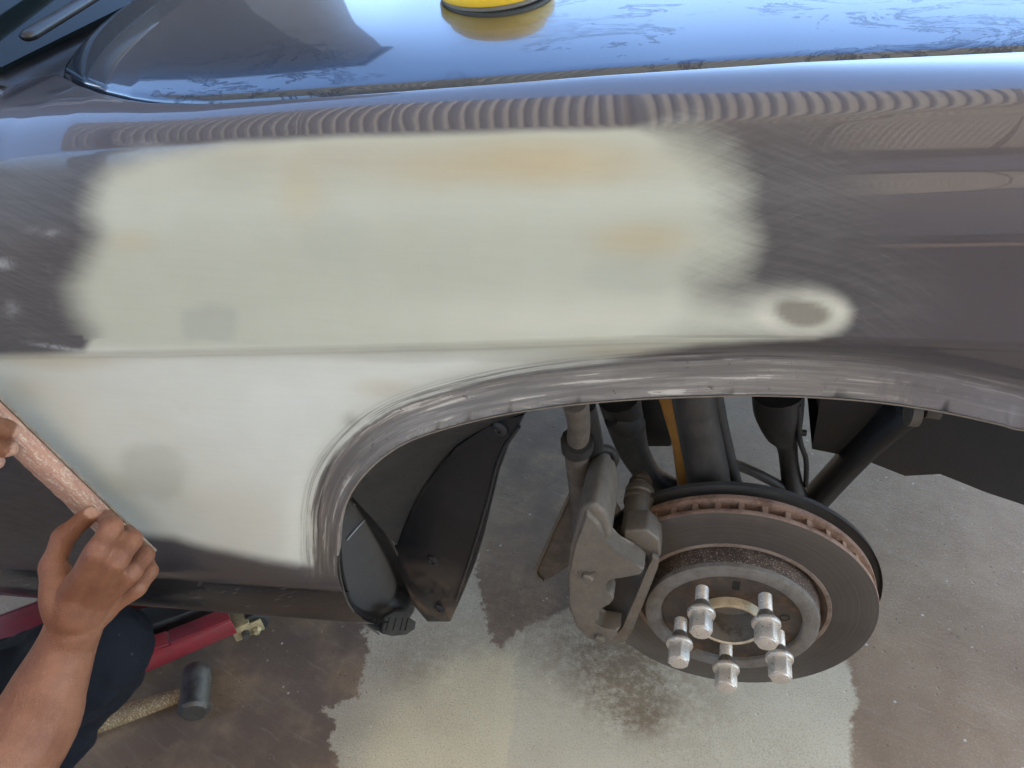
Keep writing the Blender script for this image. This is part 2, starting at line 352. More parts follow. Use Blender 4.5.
    b.bump(b.math('MULTIPLY', b.math('ADD', b.math('MULTIPLY', fine, .5), b.math('MULTIPLY', st, .4)), b.math('MULTIPLY', matte, b.math('SUBTRACT', 1, b.math('MULTIPLY', p, .8)))), .10, .0012)
    return b.m
M['fender'] = fender_mat()
def rocker_mat():
    b = NB('scuffed_rocker_paint'); s = b.noise(7, 5, .7, b.co((5, 1, 40), (0, radians(20), 0))); d = b.noise(5, 4, .55); sp = b.noise(320, 3, .6)
    k = b.math('MAXIMUM', b.ss(s, .60, .72), b.math('MULTIPLY', b.ss(sp, .62, .7), b.ss(d, .45, .65)))
    b.set(Base_Color=b.mix(b.math('MULTIPLY', k, .5), b.mix(b.ss(d, .3, .7), (.022, .021, .023), (.05, .047, .047)), (.26, .25, .24)), Roughness=b.mixf(b.ss(d, .35, .65), .16, .4), Metallic=.2, Coat_Weight=.5, Coat_Roughness=.12); return b.m
M['rocker'] = rocker_mat()
def glass_mat():
    b = NB('windscreen_glass'); b.set(Base_Color=(.006, .009, .009), Roughness=.06); b.b.inputs['Specular IOR Level'].default_value = .1; return b.m
M['glass'] = glass_mat()
def ground_mat():
    b = NB('stained_concrete')
    sp, sp2, dark = b.attr('overspray'), b.attr('overspray_grey'), b.attr('dark_ground')
    n = b.noise(2.2, 7, .62); n2 = b.noise(11, 7, .68); g = b.noise(260, 4, .7); pit = b.voro(38)
    base = b.mix(b.ss(n2, .3, .7), (.26, .168, .095), (.33, .232, .142)); base = b.mix(b.ss(n, .42, .62), base, b.mix(1, base, (.85, .82, .80), 'MULTIPLY'))
    base = b.mix(b.math('MULTIPLY', b.ss(g, .5, .75), .35), base, (.46, .42, .37)); base = b.mix(b.math('MULTIPLY', b.ss(g, .46, .3), .35), base, (.14, .11, .09))
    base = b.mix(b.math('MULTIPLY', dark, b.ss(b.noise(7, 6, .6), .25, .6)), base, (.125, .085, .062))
    fleck = b.math('MULTIPLY', b.ss(b.voro(48), .14, .06), b.ss(b.noise(13, 3, .6), .50, .62)); base = b.mix(b.math('MULTIPLY', fleck, .8), base, (.58, .54, .48))
    streak = b.noise(5, 5, .65, b.co((2.5, 18, 1), (0, 0, radians(24)))); base = b.mix(b.math('MULTIPLY', b.ss(streak, .54, .70), .13), base, (.43, .37, .31)); base = b.mix(b.math('MULTIPLY', b.ss(streak, .44, .30), .18), base, (.13, .095, .07))
    pits = b.math('MULTIPLY', b.ss(b.voro(70), .16, .10), b.ss(b.noise(17, 2, .5), .48, .6)); base = b.mix(b.math('MULTIPLY', pits, .6), base, (.07, .055, .045))
    eg = b.noise(22, 6, .7)
    f1 = b.ss(b.math('ADD', sp, b.math('MULTIPLY', b.math('SUBTRACT', b.math('ADD', b.math('MULTIPLY', eg, .6), b.math('MULTIPLY', b.noise(75, 5, .7), .4)), .5), .95)), .47, .55); f2 = b.ss(b.math('ADD', sp2, b.math('MULTIPLY', b.math('SUBTRACT', b.math('ADD', b.math('MULTIPLY', eg, .5), b.math('MULTIPLY', b.noise(85, 5, .7), .5)), .5), .9)), .42, .58)
    grain = b.noise(420, 3, .75)
    thin = b.ss(b.math('ADD', b.math('MULTIPLY', b.noise(5, 5, .6), .7), b.math('MULTIPLY', grain, .4)), .40, .66)
    c1 = b.mix(b.ss(b.attr('yellow'), .1, .9), (.42, .36, .27), (.62, .53, .35)); c1 = b.mix(b.math('MULTIPLY', b.ss(grain, .5, .72), .5), c1, (.62, .57, .47)); c1 = b.mix(b.math('MULTIPLY', b.ss(grain, .48, .3), .6), c1, (.2, .165, .13))
    c2 = b.mix(b.ss(b.attr('yellow'), .0, .9), (.33, .275, .20), (.56, .49, .35)); c2 = b.mix(b.math('MULTIPLY', b.ss(grain, .52, .72), .4), c2, (.55, .52, .45)); c2 = b.mix(b.math('MULTIPLY', b.ss(grain, .5, .32), .4), c2, (.17, .15, .125))
    col = b.mix(b.math('MULTIPLY', f2, b.mixf(thin, .75, 1)), base, c2); col = b.mix(b.math('MULTIPLY', f1, b.mixf(thin, .7, 1)), col, c1)
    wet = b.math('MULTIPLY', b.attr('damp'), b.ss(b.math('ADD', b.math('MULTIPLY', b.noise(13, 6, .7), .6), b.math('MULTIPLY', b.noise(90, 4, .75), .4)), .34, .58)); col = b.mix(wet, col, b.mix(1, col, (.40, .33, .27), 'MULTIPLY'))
    b.set(Base_Color=col, Roughness=b.mixf(n2, .68, .92))
    b.bump(b.math('ADD', b.math('MULTIPLY', g, .5), b.math('SUBTRACT', n2, b.math('MULTIPLY', b.ss(pit, .12, .05), .7))), .5, .003); return b.m
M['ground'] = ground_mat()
def sheet_mat():
    b = NB('translucent_roof_sheet'); n = b.noise(3, 6, .6); col = b.mix(b.ss(n, .42, .62), (.10, .085, .07), (.10, .075, .05))
    b.set(Base_Color=col, Roughness=.55); tr = b.n('ShaderNodeBsdfTranslucent'); b.put(tr.inputs[0], b.mix(b.ss(n, .42, .62), (.74, .62, .45), (.70, .56, .38)))
    mx = b.n('ShaderNodeMixShader'); mx.inputs[0].default_value = .52; b.l(b.b.outputs[0], mx.inputs[1]); b.l(tr.outputs[0], mx.inputs[2]); b.l(mx.outputs[0], b.out.inputs[0]); return b.m
M['sheet'] = sheet_mat()
M['post'] = grimy('painted_post', (.2, .2, .2), (.25, .13, .07), .6, .3, 20, .6, .2)
def skin_mat():
    b = NB('tanned_skin'); n = b.noise(28, 5, .6); f = b.noise(320, 4, .65); kn = b.noise(70, 3, .6)
    col = b.mix(b.ss(n, .3, .7), (.160, .060, .030), (.235, .102, .055)); col = b.mix(b.math('MULTIPLY', b.ss(f, .58, .75), .3), col, (.40, .27, .20)); col = b.mix(b.math('MULTIPLY', b.ss(kn, .55, .7), .25), col, (.13, .052, .032))
    col = b.mix(b.attr('nail'), col, (.46, .28, .21))
    b.set(Base_Color=col, Roughness=b.mixf(b.attr('nail'), .5, .32), Subsurface_Weight=.12, Subsurface_Scale=.006); b.b.inputs['Subsurface Radius'].default_value = (1, .35, .2)
    wr_ = b.n('ShaderNodeTexVoronoi', feature='DISTANCE_TO_EDGE'); wr_.inputs['Scale'].default_value = 330; b.l(b.co((1, 1, 1.6)), wr_.inputs['Vector'])
    b.bump(b.math('ADD', b.math('MULTIPLY', b.ss(wr_.outputs['Distance'], 0, .12), .7), b.math('ADD', f, b.math('MULTIPLY', kn, .8))), .55, .0009); return b.m
M['skin'] = skin_mat()
def cloth(name, a, c):
    b = NB(name); n = b.noise(8, 5, .6); wv = b.noise(900, 2, .6); sp = b.math('MULTIPLY', b.ss(b.noise(130, 2, .5), .72, .75), .12)
    b.set(Base_Color=b.mix(sp, b.mix(b.ss(n, .35, .65), a, c), (.35, .36, .38)), Roughness=.9); b.b.inputs['Specular IOR Level'].default_value = .2
    b.bump(b.math('ADD', wv, n), .3, .001); return b.m
M['denim'] = cloth('navy_work_trousers', (.004, .006, .011), (.008, .011, .017))
M['shirt'] = cloth('grey_work_shirt', (.08, .085, .09), (.12, .125, .13))
M['hair'] = grimy('dark_hair', (.012, .01, .009), (.03, .025, .02), .6, 0, 200, .5, .5)
M['eye'] = grimy('eye_white', (.7, .68, .65), (.6, .58, .55), .2, 0, 60, .3, .05)

# ------------------------------------------------------------------ ground
def axis_coords(lo, hi, step, far):
    a = list(np.arange(lo, hi+1e-6, step)); s = step; x = a[-1]; r = []
    while x < far: s *= 1.45; x += s; r.append(x)
    s = step; x = a[0]; l = []
    while x > -far: s *= 1.45; x -= s; l.append(x)
    return np.array(l[::-1]+a+r)
gx = axis_coords(-1.45, 1.2, .007, 70); gy = axis_coords(-.35, 1.7, .007, 70)
GX, GY = np.meshgrid(gx, gy); gp = np.column_stack([GX.ravel(), GY.ravel()])
def big_noise(P, s, seed=0):
    r = np.random.default_rng(seed); v = np.zeros(len(P))
    for k in range(14):
        a = r.uniform(0, 2*pi); q = s*r.uniform(.5, 2.5); v += np.sin(q*(P[:, 0]*cos(a)+P[:, 1]*sin(a))+r.uniform(0, 6.3))/math.sqrt(14)
    return v
near = (np.abs(gp[:, 0]) < 2) & (np.abs(gp[:, 1]) < 2.5)
gz = np.where(near, big_noise(gp, 9, 3)*.0012, 0)
ni, nj = len(gx), len(gy)
idx = np.arange(ni*nj).reshape(nj, ni); fc = np.stack([idx[:-1, :-1], idx[:-1, 1:], idx[1:, 1:], idx[1:, :-1]], -1).reshape(-1, 4)
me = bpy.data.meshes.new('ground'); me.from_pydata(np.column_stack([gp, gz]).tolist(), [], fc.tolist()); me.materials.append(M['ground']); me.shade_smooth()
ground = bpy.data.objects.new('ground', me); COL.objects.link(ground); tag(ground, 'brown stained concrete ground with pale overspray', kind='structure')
def gpoly(px): return [U(x, y, 2, 0)[:2] for x, y in px]
def gmask(px, soft): return np.clip(.5+sdf_poly(gp, gpoly(px))/soft*.5, 0, 1)
m1 = gmask([(368, 560), (366, 640), (362, 695), (345, 703), (322, 708), (336, 724), (331, 740), (342, 768), (350, 860), (512, 860), (510, 768), (512, 690), (522, 650), (519, 628), (505, 650), (492, 640), (484, 610), (478, 570), (474, 520), (470, 480), (430, 520)], .05)
m2 = gmask([(490, 900), (492, 768), (495, 690), (505, 640), (580, 600), (660, 610), (760, 620), (843, 640), (850, 672), (857, 700), (850, 730), (850, 768), (852, 900)], .03)
fattr(ground, 'overspray', m1); fattr(ground, 'overspray_grey', m2)
def blob_g(px, py, r):
    c = U(px, py, 2, 0)[:2]; return np.exp(-((gp-c)**2).sum(1)/(2*r*r))
yl = np.clip(blob_g(440, 750, .10)+.9*blob_g(480, 735, .07)+blob_g(760, 765, .16)+.8*blob_g(840, 720, .08)+.9*blob_g(610, 790, .13)+.5*blob_g(500, 690, .05), 0, 1)
fattr(ground, 'yellow', yl)
dark_ground = np.clip(1.0*blob_g(640, 690, .05)+.7*blob_g(600, 650, .07)+.8*blob_g(330, 660, .12)+.9*blob_g(260, 720, .14)+.7*blob_g(200, 640, .2)+.6*blob_g(560, 600, .12)+.35*blob_g(870, 740, .12)+.55*blob_g(520, 480, .22)+.5*blob_g(620, 430, .25), 0, 1)  # soft darker brown areas in the ground colour
fattr(ground, 'dark_ground', dark_ground)
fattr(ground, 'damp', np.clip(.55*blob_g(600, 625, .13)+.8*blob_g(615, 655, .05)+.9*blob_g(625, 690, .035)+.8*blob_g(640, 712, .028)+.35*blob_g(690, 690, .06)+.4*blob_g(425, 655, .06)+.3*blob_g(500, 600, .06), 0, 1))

# ------------------------------------------------------------------ corrugated awning overhead: it shades the place and shows mirrored in the paint
AW_Z, AW_Y0, AW_Y1, AW_X0, NSH = 2.75, -4.4, .42, -2.1, 6
AW_DZ = -.45                                               # the roof falls towards the back
awn = empty('corrugated_awning', (0, 0, 0), 'corrugated sheet awning overhead, mirrored as stripes in the paint', 'awning')
PITCHC, AMP = .042, .013; wsh = PITCHC*23; xs_ = np.linspace(0, wsh+PITCHC*.5, 23*8+5)
valley = grimy('shaded_valley', (.05, .048, .05), (.07, .062, .055), .8, 0, 6, .5, .1)
def aw_y1(x): return .42-.17*x if x < .6 else .318-.03*(x-.6)   # the front edge runs askew to the car
for i in range(NSH):
    me = bpy.data.meshes.new('corrugated_sheet')
    vv_ = []
    for x in xs_:
        h = AMP*cos(2*pi*x/PITCHC); y1 = aw_y1(AW_X0+i*wsh+x)
        vv_ += [(x, 0, h+AW_DZ), (x, y1-AW_Y0, h+AW_DZ*(AW_Y1-y1)/(AW_Y1-AW_Y0))]
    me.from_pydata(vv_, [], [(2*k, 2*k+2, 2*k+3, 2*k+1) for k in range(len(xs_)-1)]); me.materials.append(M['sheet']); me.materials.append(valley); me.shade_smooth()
    for p_ in me.polygons:                                    # valleys coloured dark as painted shade, to strengthen the stripes
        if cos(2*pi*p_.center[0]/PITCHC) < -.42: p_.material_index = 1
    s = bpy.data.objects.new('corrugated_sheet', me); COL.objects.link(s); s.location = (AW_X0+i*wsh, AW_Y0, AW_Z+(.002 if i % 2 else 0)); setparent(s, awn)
x1_ = AW_X0+NSH*wsh
def aw_z(y): return AW_Z+AW_DZ*(AW_Y1-y)/(AW_Y1-AW_Y0)
for y in (AW_Y0+.2, -1.6):
    box('purlin', ((AW_X0+x1_)/2, y, aw_z(y)-.045), (x1_-AW_X0, .05, .05), M['post'], awn)
    for x in (AW_X0+.2, x1_-.2): box('post', (x, y, (aw_z(y)-.071)/2), (.08, .08, aw_z(y)-.071), M['post'], awn)
for x in (AW_X0+.2, x1_-.2):
    tube('rafter', [(x+.07, AW_Y0+.1, aw_z(AW_Y0+.1)-.05), (x+.07, AW_Y1-.05, aw_z(AW_Y1-.05)-.05)], .03, M['post'], awn, seg=4)
# what the paint mirrors: the wall behind the photographer and an unseen dark building added to darken the hood
wallb = empty('yard_wall', (.4, -4.75, 0), 'plastered brown wall behind the awning, mirrored in the fender', 'wall')
box('plaster', (.4, -4.75, 1.2), (9, .2, 2.4), grimy('brown_plaster', (.62, .51, .46), (.50, .41, .37), .9, 0, 2, .7, .3), wallb)
box('coping', (.4, -4.75, 2.4405), (9, .28, .08), M['post'], wallb)
added_shed = empty('added_shed', (-6.1, 5.4, 0), 'unseen dark brown building added beyond the car to darken the rear of the hood', 'added_shed')
box('wall', (-6.35, 5.4, 3.0), (7.0, 1.5, 6.0), grimy('added_shed_wall', (.018, .015, .014), (.03, .024, .02), .8, 0, 3, .7, .2), added_shed)
box('roof', (-6.35, 5.4, 6.06), (7.2, 1.8, .1), grimy('added_shed_roof', (.02, .018, .017), (.035, .03, .026), .8, 0, 3, .7, .2), added_shed)

# ------------------------------------------------------------------ car
car = empty('car', (-.2, .9, 0), 'dark grey car with beige body filler on its front fender, wheel off', 'car')
def curve_x(px, yv):
    P = np.array([U(x, y, 1, yv) for x, y in px]); return P[:, 0], P[:, 2]
SH = np.array([U(x, y, 1, yy) for x, y, yy in ((0, 84, .172), (30, 79, .170), (58, 74, .165), (78, 85, .122), (100, 93, .097), (125, 99, .082), (150, 102.5, .074), (200, 104, .066), (300, 98, .062), (400, 91, .063), (600, 75, .070), (800, 61.5, .078), (1024, 51, .087))])
shx, shz = SH[:, 0], SH[:, 2]; CX = float(SH[2, 0])                     # rear corner of the hood
def y_edge(x): return float(np.interp(x, shx, SH[:, 1]))
sox, soz = curve_x([(0, 158), (60, 151), (180, 143), (300, 136), (450, 131), (640, 124), (800, 116), (1024, 104)], .03)
crx, crz = curve_x([(0, 355), (150, 353), (300, 350), (450, 346), (640, 340), (760, 340), (900, 343), (1024, 347)], -.003)
arch_px = [(343, 600, .036), (339.5, 586, .025), (337.5, 568, .016), (337.5, 548, .009), (338.5, 528, .003), (345, 505), (360, 481), (383, 459), (410, 443), (450, 429.5), (500, 417.5), (550, 409.5), (600, 404), (650, 400.5), (700, 398.5), (760, 397.5), (820, 399.5), (880, 404.5), (940, 413.5), (1000, 426.5), (1024, 432.5)]
A = np.array([U(q_[0], q_[1], 1, q_[2] if len(q_) > 2 else -.002)[[0, 2]] for q_ in arch_px])
A = np.vstack([[A[0, 0]+.004, .425], A])
right = np.array([[-a[0]*1.0, a[1]] for a in A[::-1] if -a[0] > A[-1, 0]+.04]); right[:, 1] -= .004
arch = catmull(np.vstack([A, right]), 6)
archpoly = np.vstack([arch, [[arch[-1, 0], .2], [arch[0, 0], .2]]])
def fender_profile(x):
    zt = float(np.interp(x, shx, shz)); zs = float(np.interp(x, sox, soz)); zc = float(np.interp(x, crx, crz))
    if x > shx[-1]: zt -= .10*(x-shx[-1])**1.3
    if x > sox[-1]: zs -= .10*(x-sox[-1])**1.3
    zm = .5*(zs+zc)
    ye = y_edge(x); q = ye-.002
    # rolled shoulder: an arc that tightens towards the front, then an almost flat top up to the shut line
    ex = max(1.6, .92*(q-.030)/max(zt-zs, .004))           # the shoulder starts at about 42 degrees and flattens towards the shut line
    sh = [(.030+(q-.030)*t, zs+(zt-zs)*(1-(1-t)**ex)) for t in (.92, .84, .74, .64, .54, .45, .36, .28, .21, .14, .07)]
    return [(ye+.002, zt-.014), (ye+.002, zt-.006), (ye+.0008, zt-.0012), (q, zt)]+sh+[(.030, zs), (.0285, zs-.0025), (.0262, zs-.0085), (.0172, zs-.034), (.0085, zm+.015), (.0016, .5*(zm+zc)),
            (-.0026, zc+.010), (-.0034, zc+.003), (-.0018, zc-.003), (.0012, zc-.012), (.0045, zc-.045), (.0065, .72), (.0085, .655), (.0115, .605), (.0150, .565), (.0195, .530), (.0265, .500), (.0360, .475), (.0470, .456), (.0560, .446)]
xs = np.arange(-1.2, .62, .004); NS = 8
rows = []
for x in xs:
    pr = catmull(fender_profile(x), NS)
    wrap = .16*max(0, x-.28)**1.6*2.2
    rows.append(np.column_stack([np.full(len(pr), x), pr[:, 0]+wrap, pr[:, 1]]))
G = np.array(rows)                                   # [nx, ns, 3]
nx, ns = G.shape[:2]; V = G.reshape(-1, 3); P2 = V[:, [0, 2]].copy()
sdA = -sdf_poly(P2, archpoly); dA, qA = near_line(P2, arch)
crease_z = np.interp(V[:, 0], crx, crz)
ids = np.arange(nx*ns).reshape(nx, ns)
F = np.stack([ids[:-1, :-1], ids[:-1, 1:], ids[1:, 1:], ids[1:, :-1]], -1).reshape(-1, 4)
keep = (sdA[F] > 0).any(1) & ((sdA[F] > 0).sum(1) >= 1); F = F[keep]
snap = sdA <= 0; V[snap, 0] = qA[snap, 0]; V[snap, 2] = qA[snap, 1]
dd = np.where(snap, 0, dA); dd = np.where(V[:, 2] > crease_z+.004, 1, dd)
tuck = .0105*np.exp(-(np.maximum(dd-LW, 0)/.018)**2); tuck *= sstep(-.005, .03, crease_z-V[:, 2]+.01)
lipk = sstep(.485, .545, V[:, 2]); V[:, 1] += tuck*lipk - lipk*.0135*(lambda u: .5*(u+np.sqrt(u*u+.012)))(np.maximum(1-dd/LW, -3))
used = np.unique(F); remap = -np.ones(len(V), int); remap[used] = np.arange(len(used))
Vf = V[used]; Ff = remap[F]
fender = mesh_obj('fender', Vf, Ff[:, ::-1], M['fender'], car)
# --- where filler, sanding and bare lip lie on the panel (panel coordinates, metres)
def fp(px): return [U(x, y, 1, .006)[[0, 2]] for x, y in px]
Q = Vf[:, [0, 2]]
# pixel place of each point in the photograph is used only to lay out the marks
vv = Vf-CAM; ww = np.maximum(vv@cF, .05); PX = np.column_stack([512+FPX*(vv@cR)/ww, 384-FPX*(vv@cU)/ww])
putty_px = [(112, 168), (150, 152), (230, 142), (340, 137), (520, 131), (640, 127), (690, 131), (722, 150), (742, 185), (738, 215), (752, 240), (742, 268), (705, 288), (735, 302), (762, 297), (785, 291), (808, 289), (830, 292), (846, 300), (853, 311), (848, 324), (836, 333), (815, 339), (760, 341), (700, 345), (650, 352), (600, 362), (540, 371), (470, 386), (420, 404), (382, 430), (352, 462), (339, 492), (331, 522), (325, 560), (312, 566), (270, 560), (210, 548), (175, 538), (148, 536), (108, 528), (57, 490), (4, 443), (-43, 403), (-200, 380), (-200, 352), (0, 355), (50, 354), (84, 351), (94, 335), (78, 312), (70, 287), (82, 265), (98, 235), (88, 210), (96, 185)]
sdp = sdf_poly(PX, putty_px)
soft = np.interp(PX[:, 0], [60, 130, 300, 600, 700, 800, 860], [30, 28, 10, 10, 60, 20, 12]); soft = np.where(PX[:, 1] > 355, np.where(PX[:, 0] > 300, np.where(PX[:, 1] > 500, 6, 12), 9), soft)
soft = np.where((PX[:, 1] > 338) & (PX[:, 1] < 360), 7, soft); wt = sstep(160, 140, PX[:, 1])*sstep(130, 190, PX[:, 0])*sstep(700, 620, PX[:, 0]); soft = soft*(1-wt)+7*wt
putty = np.clip(.5+.5*sdp/soft, 0, 1)
sand = np.clip(.5+.5*sdf_poly(PX, [(-400, 165), (60, 160), (640, 125), (800, 118), (860, 150), (880, 220), (930, 290), (900, 335), (840, 345), (880, 352), (700, 420), (345, 595), (325, 586), (210, 560), (165, 556), (130, 600), (-400, 640)])/np.interp(PX[:, 0], [0, 600, 800], [20, 12, 60]), 0, 1)
topz = np.interp(Vf[:, 0], sox, soz); sand *= sstep(.002, -.004, Vf[:, 2]-topz)
ddf = dd[used]; lip = np.interp(PX[:, 0], [300, 800, 920, 1100], [1, .9, .3, .2])
lip *= sstep(.495, .535, Vf[:, 2])
fattr(fender, 'putty', putty); chip = np.zeros(len(Vf))
for cx, cy, rx_, ry_, w_ in ((2, 264, 17, 2.0, .38), (12, 309, 8, 7, .16), (50, 274, 2.2, 2.0, .4), (49, 302, 2.0, 2.0, .3), (45, 232, 14, 1.8, .25), (55, 347, 24, 1.6, .35)):
    dx, dy = PX[:, 0]-cx, PX[:, 1]-cy; a_ = radians(20 if cx > 600 else 8); u_, v_ = dx*cos(a_)+dy*sin(a_), -dx*sin(a_)+dy*cos(a_)
    chip = np.maximum(chip, w_*np.exp(-((u_/rx_)**2+(v_/ry_)**2)))
fattr(fender, 'chip', chip)
fattr(fender, 'sand', sand); fattr(fender, 'fray', np.interp(PX[:, 0], [200, 600, 720], [.15, .2, .38])*np.interp(PX[:, 1], [270, 295], [1, .35])); fattr(fender, 'lip', lip)
clen = np.concatenate([[0], np.cumsum(np.linalg.norm(np.diff(arch, axis=0), axis=1))]); near_i = np.array([int(np.argmin(((arch-q)**2).sum(1))) for q in qA[used]])
cattr(fender, 'along', np.column_stack([clen[near_i], dA[used], np.zeros(len(used))]))
T = np.tile(np.array([.395, .412, .352]), (len(Vf), 1))
def blend(col, w): 
    global T
    T = T*(1-w[:, None])+np.array(col)*w[:, None]
def blob(cx, cy, rx, ry, p=1, ang=0):
    dx, dy = PX[:, 0]-cx, PX[:, 1]-cy; c, s = cos(radians(ang)), sin(radians(ang))
    return p*np.exp(-(((dx*c+dy*s)/rx)**2+((-dx*s+dy*c)/ry)**2))
jit = big_noise(Q, 40, 8)*.25+big_noise(Q, 95, 9)*.15
def patch(cx, cy, rx, ry, p, edge=.25, ang=0, pw=2.6):
    dx, dy = PX[:, 0]-cx, PX[:, 1]-cy; c, s = cos(radians(ang)), sin(radians(ang))
    r = (np.abs((dx*c+dy*s)/rx)**pw+np.abs((-dx*s+dy*c)/ry)**pw)**(1/pw); return p*sstep(1+edge, 1-edge, r+jit*.35)
blend((.575, .605, .57), sstep(340, 365, PX[:, 1]))                       # lower panel: cooler
blend((.475, .485, .42), blob(560, 320, 190, 26, .95)+blob(760, 312, 70, 26, .3))
blend((.355, .335, .262), blob(400, 160, 300, 26, .8))
for a in ((545, 163, 85, 22, .62), (640, 240, 48, 16, .5), (300, 190, 22, 30, .34), (130, 242, 22, 11, .32), (430, 172, 40, 16, .22), (380, 387, 26, 9, .30), (50, 362, 60, 7, .35), (20, 390, 24, 16, .28), (620, 352, 40, 5, .35), (110, 485, 26, 10, .2)):
    blend((.40, .325, .19), .5*blob(*a[:4], a[4])+patch(a[0], a[1], a[2]*1.05, a[3]*1.05, a[4]*.5, .55, 0, 2.0))
blend((.325, .345, .305), np.clip(patch(207, 325, 27, 16, .75, .2, 0, 5)+patch(340, 240, 36, 30, .28)+patch(152, 470, 34, 26, .38)+patch(262, 175, 90, 14, .16)+patch(640, 275, 60, 18, .34)+patch(470, 355, 150, 8, .3)+patch(390, 408, 28, 14, .0), 0, 1))
blend((.17, .155, .13), patch(804, 313, 27, 13, .9, .3, 6, 2.0)); blend((.52, .515, .45), np.clip(patch(804, 313, 48, 24, 1, .15, 0, 2.0)-patch(804, 313, 33, 17, 1, .3, 6, 2.0), 0, 1)*.95)
blend((.55, .55, .52), patch(183, 408, 10, 3, .6, .4, 30)+patch(640, 352, 50, 2.5, .0))
blend((.2, .19, .17), blob(350, 420, 7, 5, .55))
T *= (1+.035*jit[:, None]); cattr(fender, 'tint', np.clip(T, 0, 1))
# the turned-in flange of the arch
fl = []
E3 = np.column_stack([arch[:, 0], np.full(len(arch), 0.), arch[:, 1]])
i_lo = int(np.argmax(arch[:, 1] > .562)); nfl = 0
for i in range(i_lo, len(arch)-i_lo):
    nfl += 1
    t = arch[min(i+1, len(arch)-1)]-arch[max(i-1, 0)]; nrm = np.array([t[1], -t[0]])/np.linalg.norm(t)   # towards the opening
    wrap = .16*max(0, arch[i, 0]-.28)**1.6*2.2
    yb = np.interp(arch[i, 1], [.5, .53, .565, .605, .655, .72, .80], [.0265, .0195, .0150, .0115, .0085, .0065, .005])+.0085-.0135+wrap
    for dn, dy in ((-.0005, 0), (.0012, .0004), (.0014, .002), (.0005, .012), (-.002, .020), (-.002, .0212), (.001, .003)):
        fl.append((arch[i, 0]+nrm[0]*dn, yb+dy, arch[i, 1]+nrm[1]*dn))
k = 7; ff = [(i*k+j, i*k+j+1, (i+1)*k+j+1, (i+1)*k+j) for i in range(nfl-1) for j in range(k-1)]
mesh_obj('arch_flange', fl, ff, grimy('bare_flange', (.30, .27, .24), (.14, .12, .105), .5, .4, 80, .8, .3), fender)

# rocker panel below the fender and the door
rp = [(.068, .464), (.066, .456), (.0630, .449), (.0605, .441), (.0590, .432), (.0580, .422), (.0580, .410), (.0595, .394), (.063, .376), (.070, .366), (.085, .360), (.16, .362), (.20, .40)]
rp = catmull(rp, 5); rv = []; rf = []
re_ = np.array([U(x, y, 1, .058) for x, y in ((338, 545), (338.5, 560), (340.5, 580), (346, 597), (354, 611), (363, 622), (376, 632), (386, 635))])
for t in np.linspace(0, 1, 50):
    for y_, z_ in rp:
        xe = float(np.interp(z_, re_[::-1, 2], re_[::-1, 0])) if y_ < .08 else -.52
        rv.append((-1.35+(xe+1.35)*t, y_, z_))
rx = range(50)
kk = len(rp)
for i in range(len(rx)-1):
    for j in range(kk-1): rf.append((i*kk+j, i*kk+j+1, (i+1)*kk+j+1, (i+1)*kk+j))
mesh_obj('rocker_panel', rv, [f[::-1] for f in rf], M['rocker'], car, angle=40)

# hood
def hood_rise(dy, x=0): return float(np.interp(x, [-.3, -.08], [.016, .0075]))*(1-math.exp(-dy/.045))+.112*dy-.040*dy*dy
def zt_at(x):
    z = float(np.interp(x, shx, shz)); return z-(.10*(x-shx[-1])**1.3 if x > shx[-1] else 0)
HX0 = CX+.002
hx = np.concatenate([[HX0-.004, HX0-.003, HX0, HX0+.004], np.arange(HX0+.008, HX0+.12, .004), np.arange(HX0+.124, .72, .012)])
hy = np.concatenate([[0, 0, .0006, .002, .004, .008], np.arange(.014, .3, .01), np.arange(.31, 1.60, .03)])
hv = []
for x in hx:
    zt = zt_at(max(x, HX0))
    for j, dy in enumerate(hy):
        rise = hood_rise(dy, x)
        z = zt+.001+rise-(.0018*(1-min(1, dy/.004))**2)
        if j == 0: z -= .022
        if x < HX0: z -= .02 if x < HX0-.0035 else .004
        wrapx = .12*max(0, x-.35)**2; z -= wrapx
        y0 = y_edge(max(x, HX0))+.0075+.16*max(0, x-.28)**1.6*2.2
        hv.append((x, y0+dy, z))
kh = len(hy); hf = [(i*kh+j, (i+1)*kh+j, (i+1)*kh+j+1, i*kh+j+1) for i in range(len(hx)-1) for j in range(kh-1)]
hood = mesh_obj('hood', hv, hf, M['hood'], car, angle=50)

# cowl, windscreen, pillar, wipers
prism('cowl_panel', [(HX0-.006, .15, .996), (HX0-.006, 1.65, 1.025), (HX0-.14, 1.65, 1.06), (HX0-.14, .15, 1.030)], (0, 0, -.03), M['plastic'], car, .004)
ws0 = HX0-.055
prism('windscreen', [(ws0, .165, 1.018), (ws0-.02, 1.60, 1.06), (ws0-.72, 1.40, 1.50), (ws0-.72, .36, 1.48)], (-.004, 0, -.006), M['glass'], car)
bm = bmesh.new(); tube_into(bm, [(HX0-.03, .125, .996), (HX0-.09, .135, 1.022), (HX0-.25, .185, 1.14), (HX0-.77, .34, 1.485), (HX0-1.3, .40, 1.53)], [.012, .022, .032, .036, .036], sub=6, flat=.7)
bm_obj('windscreen_pillar', bm, M['paint'], car)
for k_, (a, b_) in enumerate((((HX0-.042, .20, 1.036), (HX0-.07, .95, 1.07)), ((HX0-.085, .19, 1.068), (HX0-.17, .80, 1.135)))):
    tube('wiper_arm', [a, tuple(.5*(np.array(a)+b_)+np.array([0, 0, .012])), b_], [.009, .007, .004], M['plastic'], car, sub=5, flat=.6, round_end=True)
prism('roof', [(ws0-.72, .36, 1.485), (ws0-.72, 1.40, 1.505), (ws0-1.8, 1.40, 1.52), (ws0-1.8, .36, 1.51)], (0, 0, .03), M['paint'], car, .01)
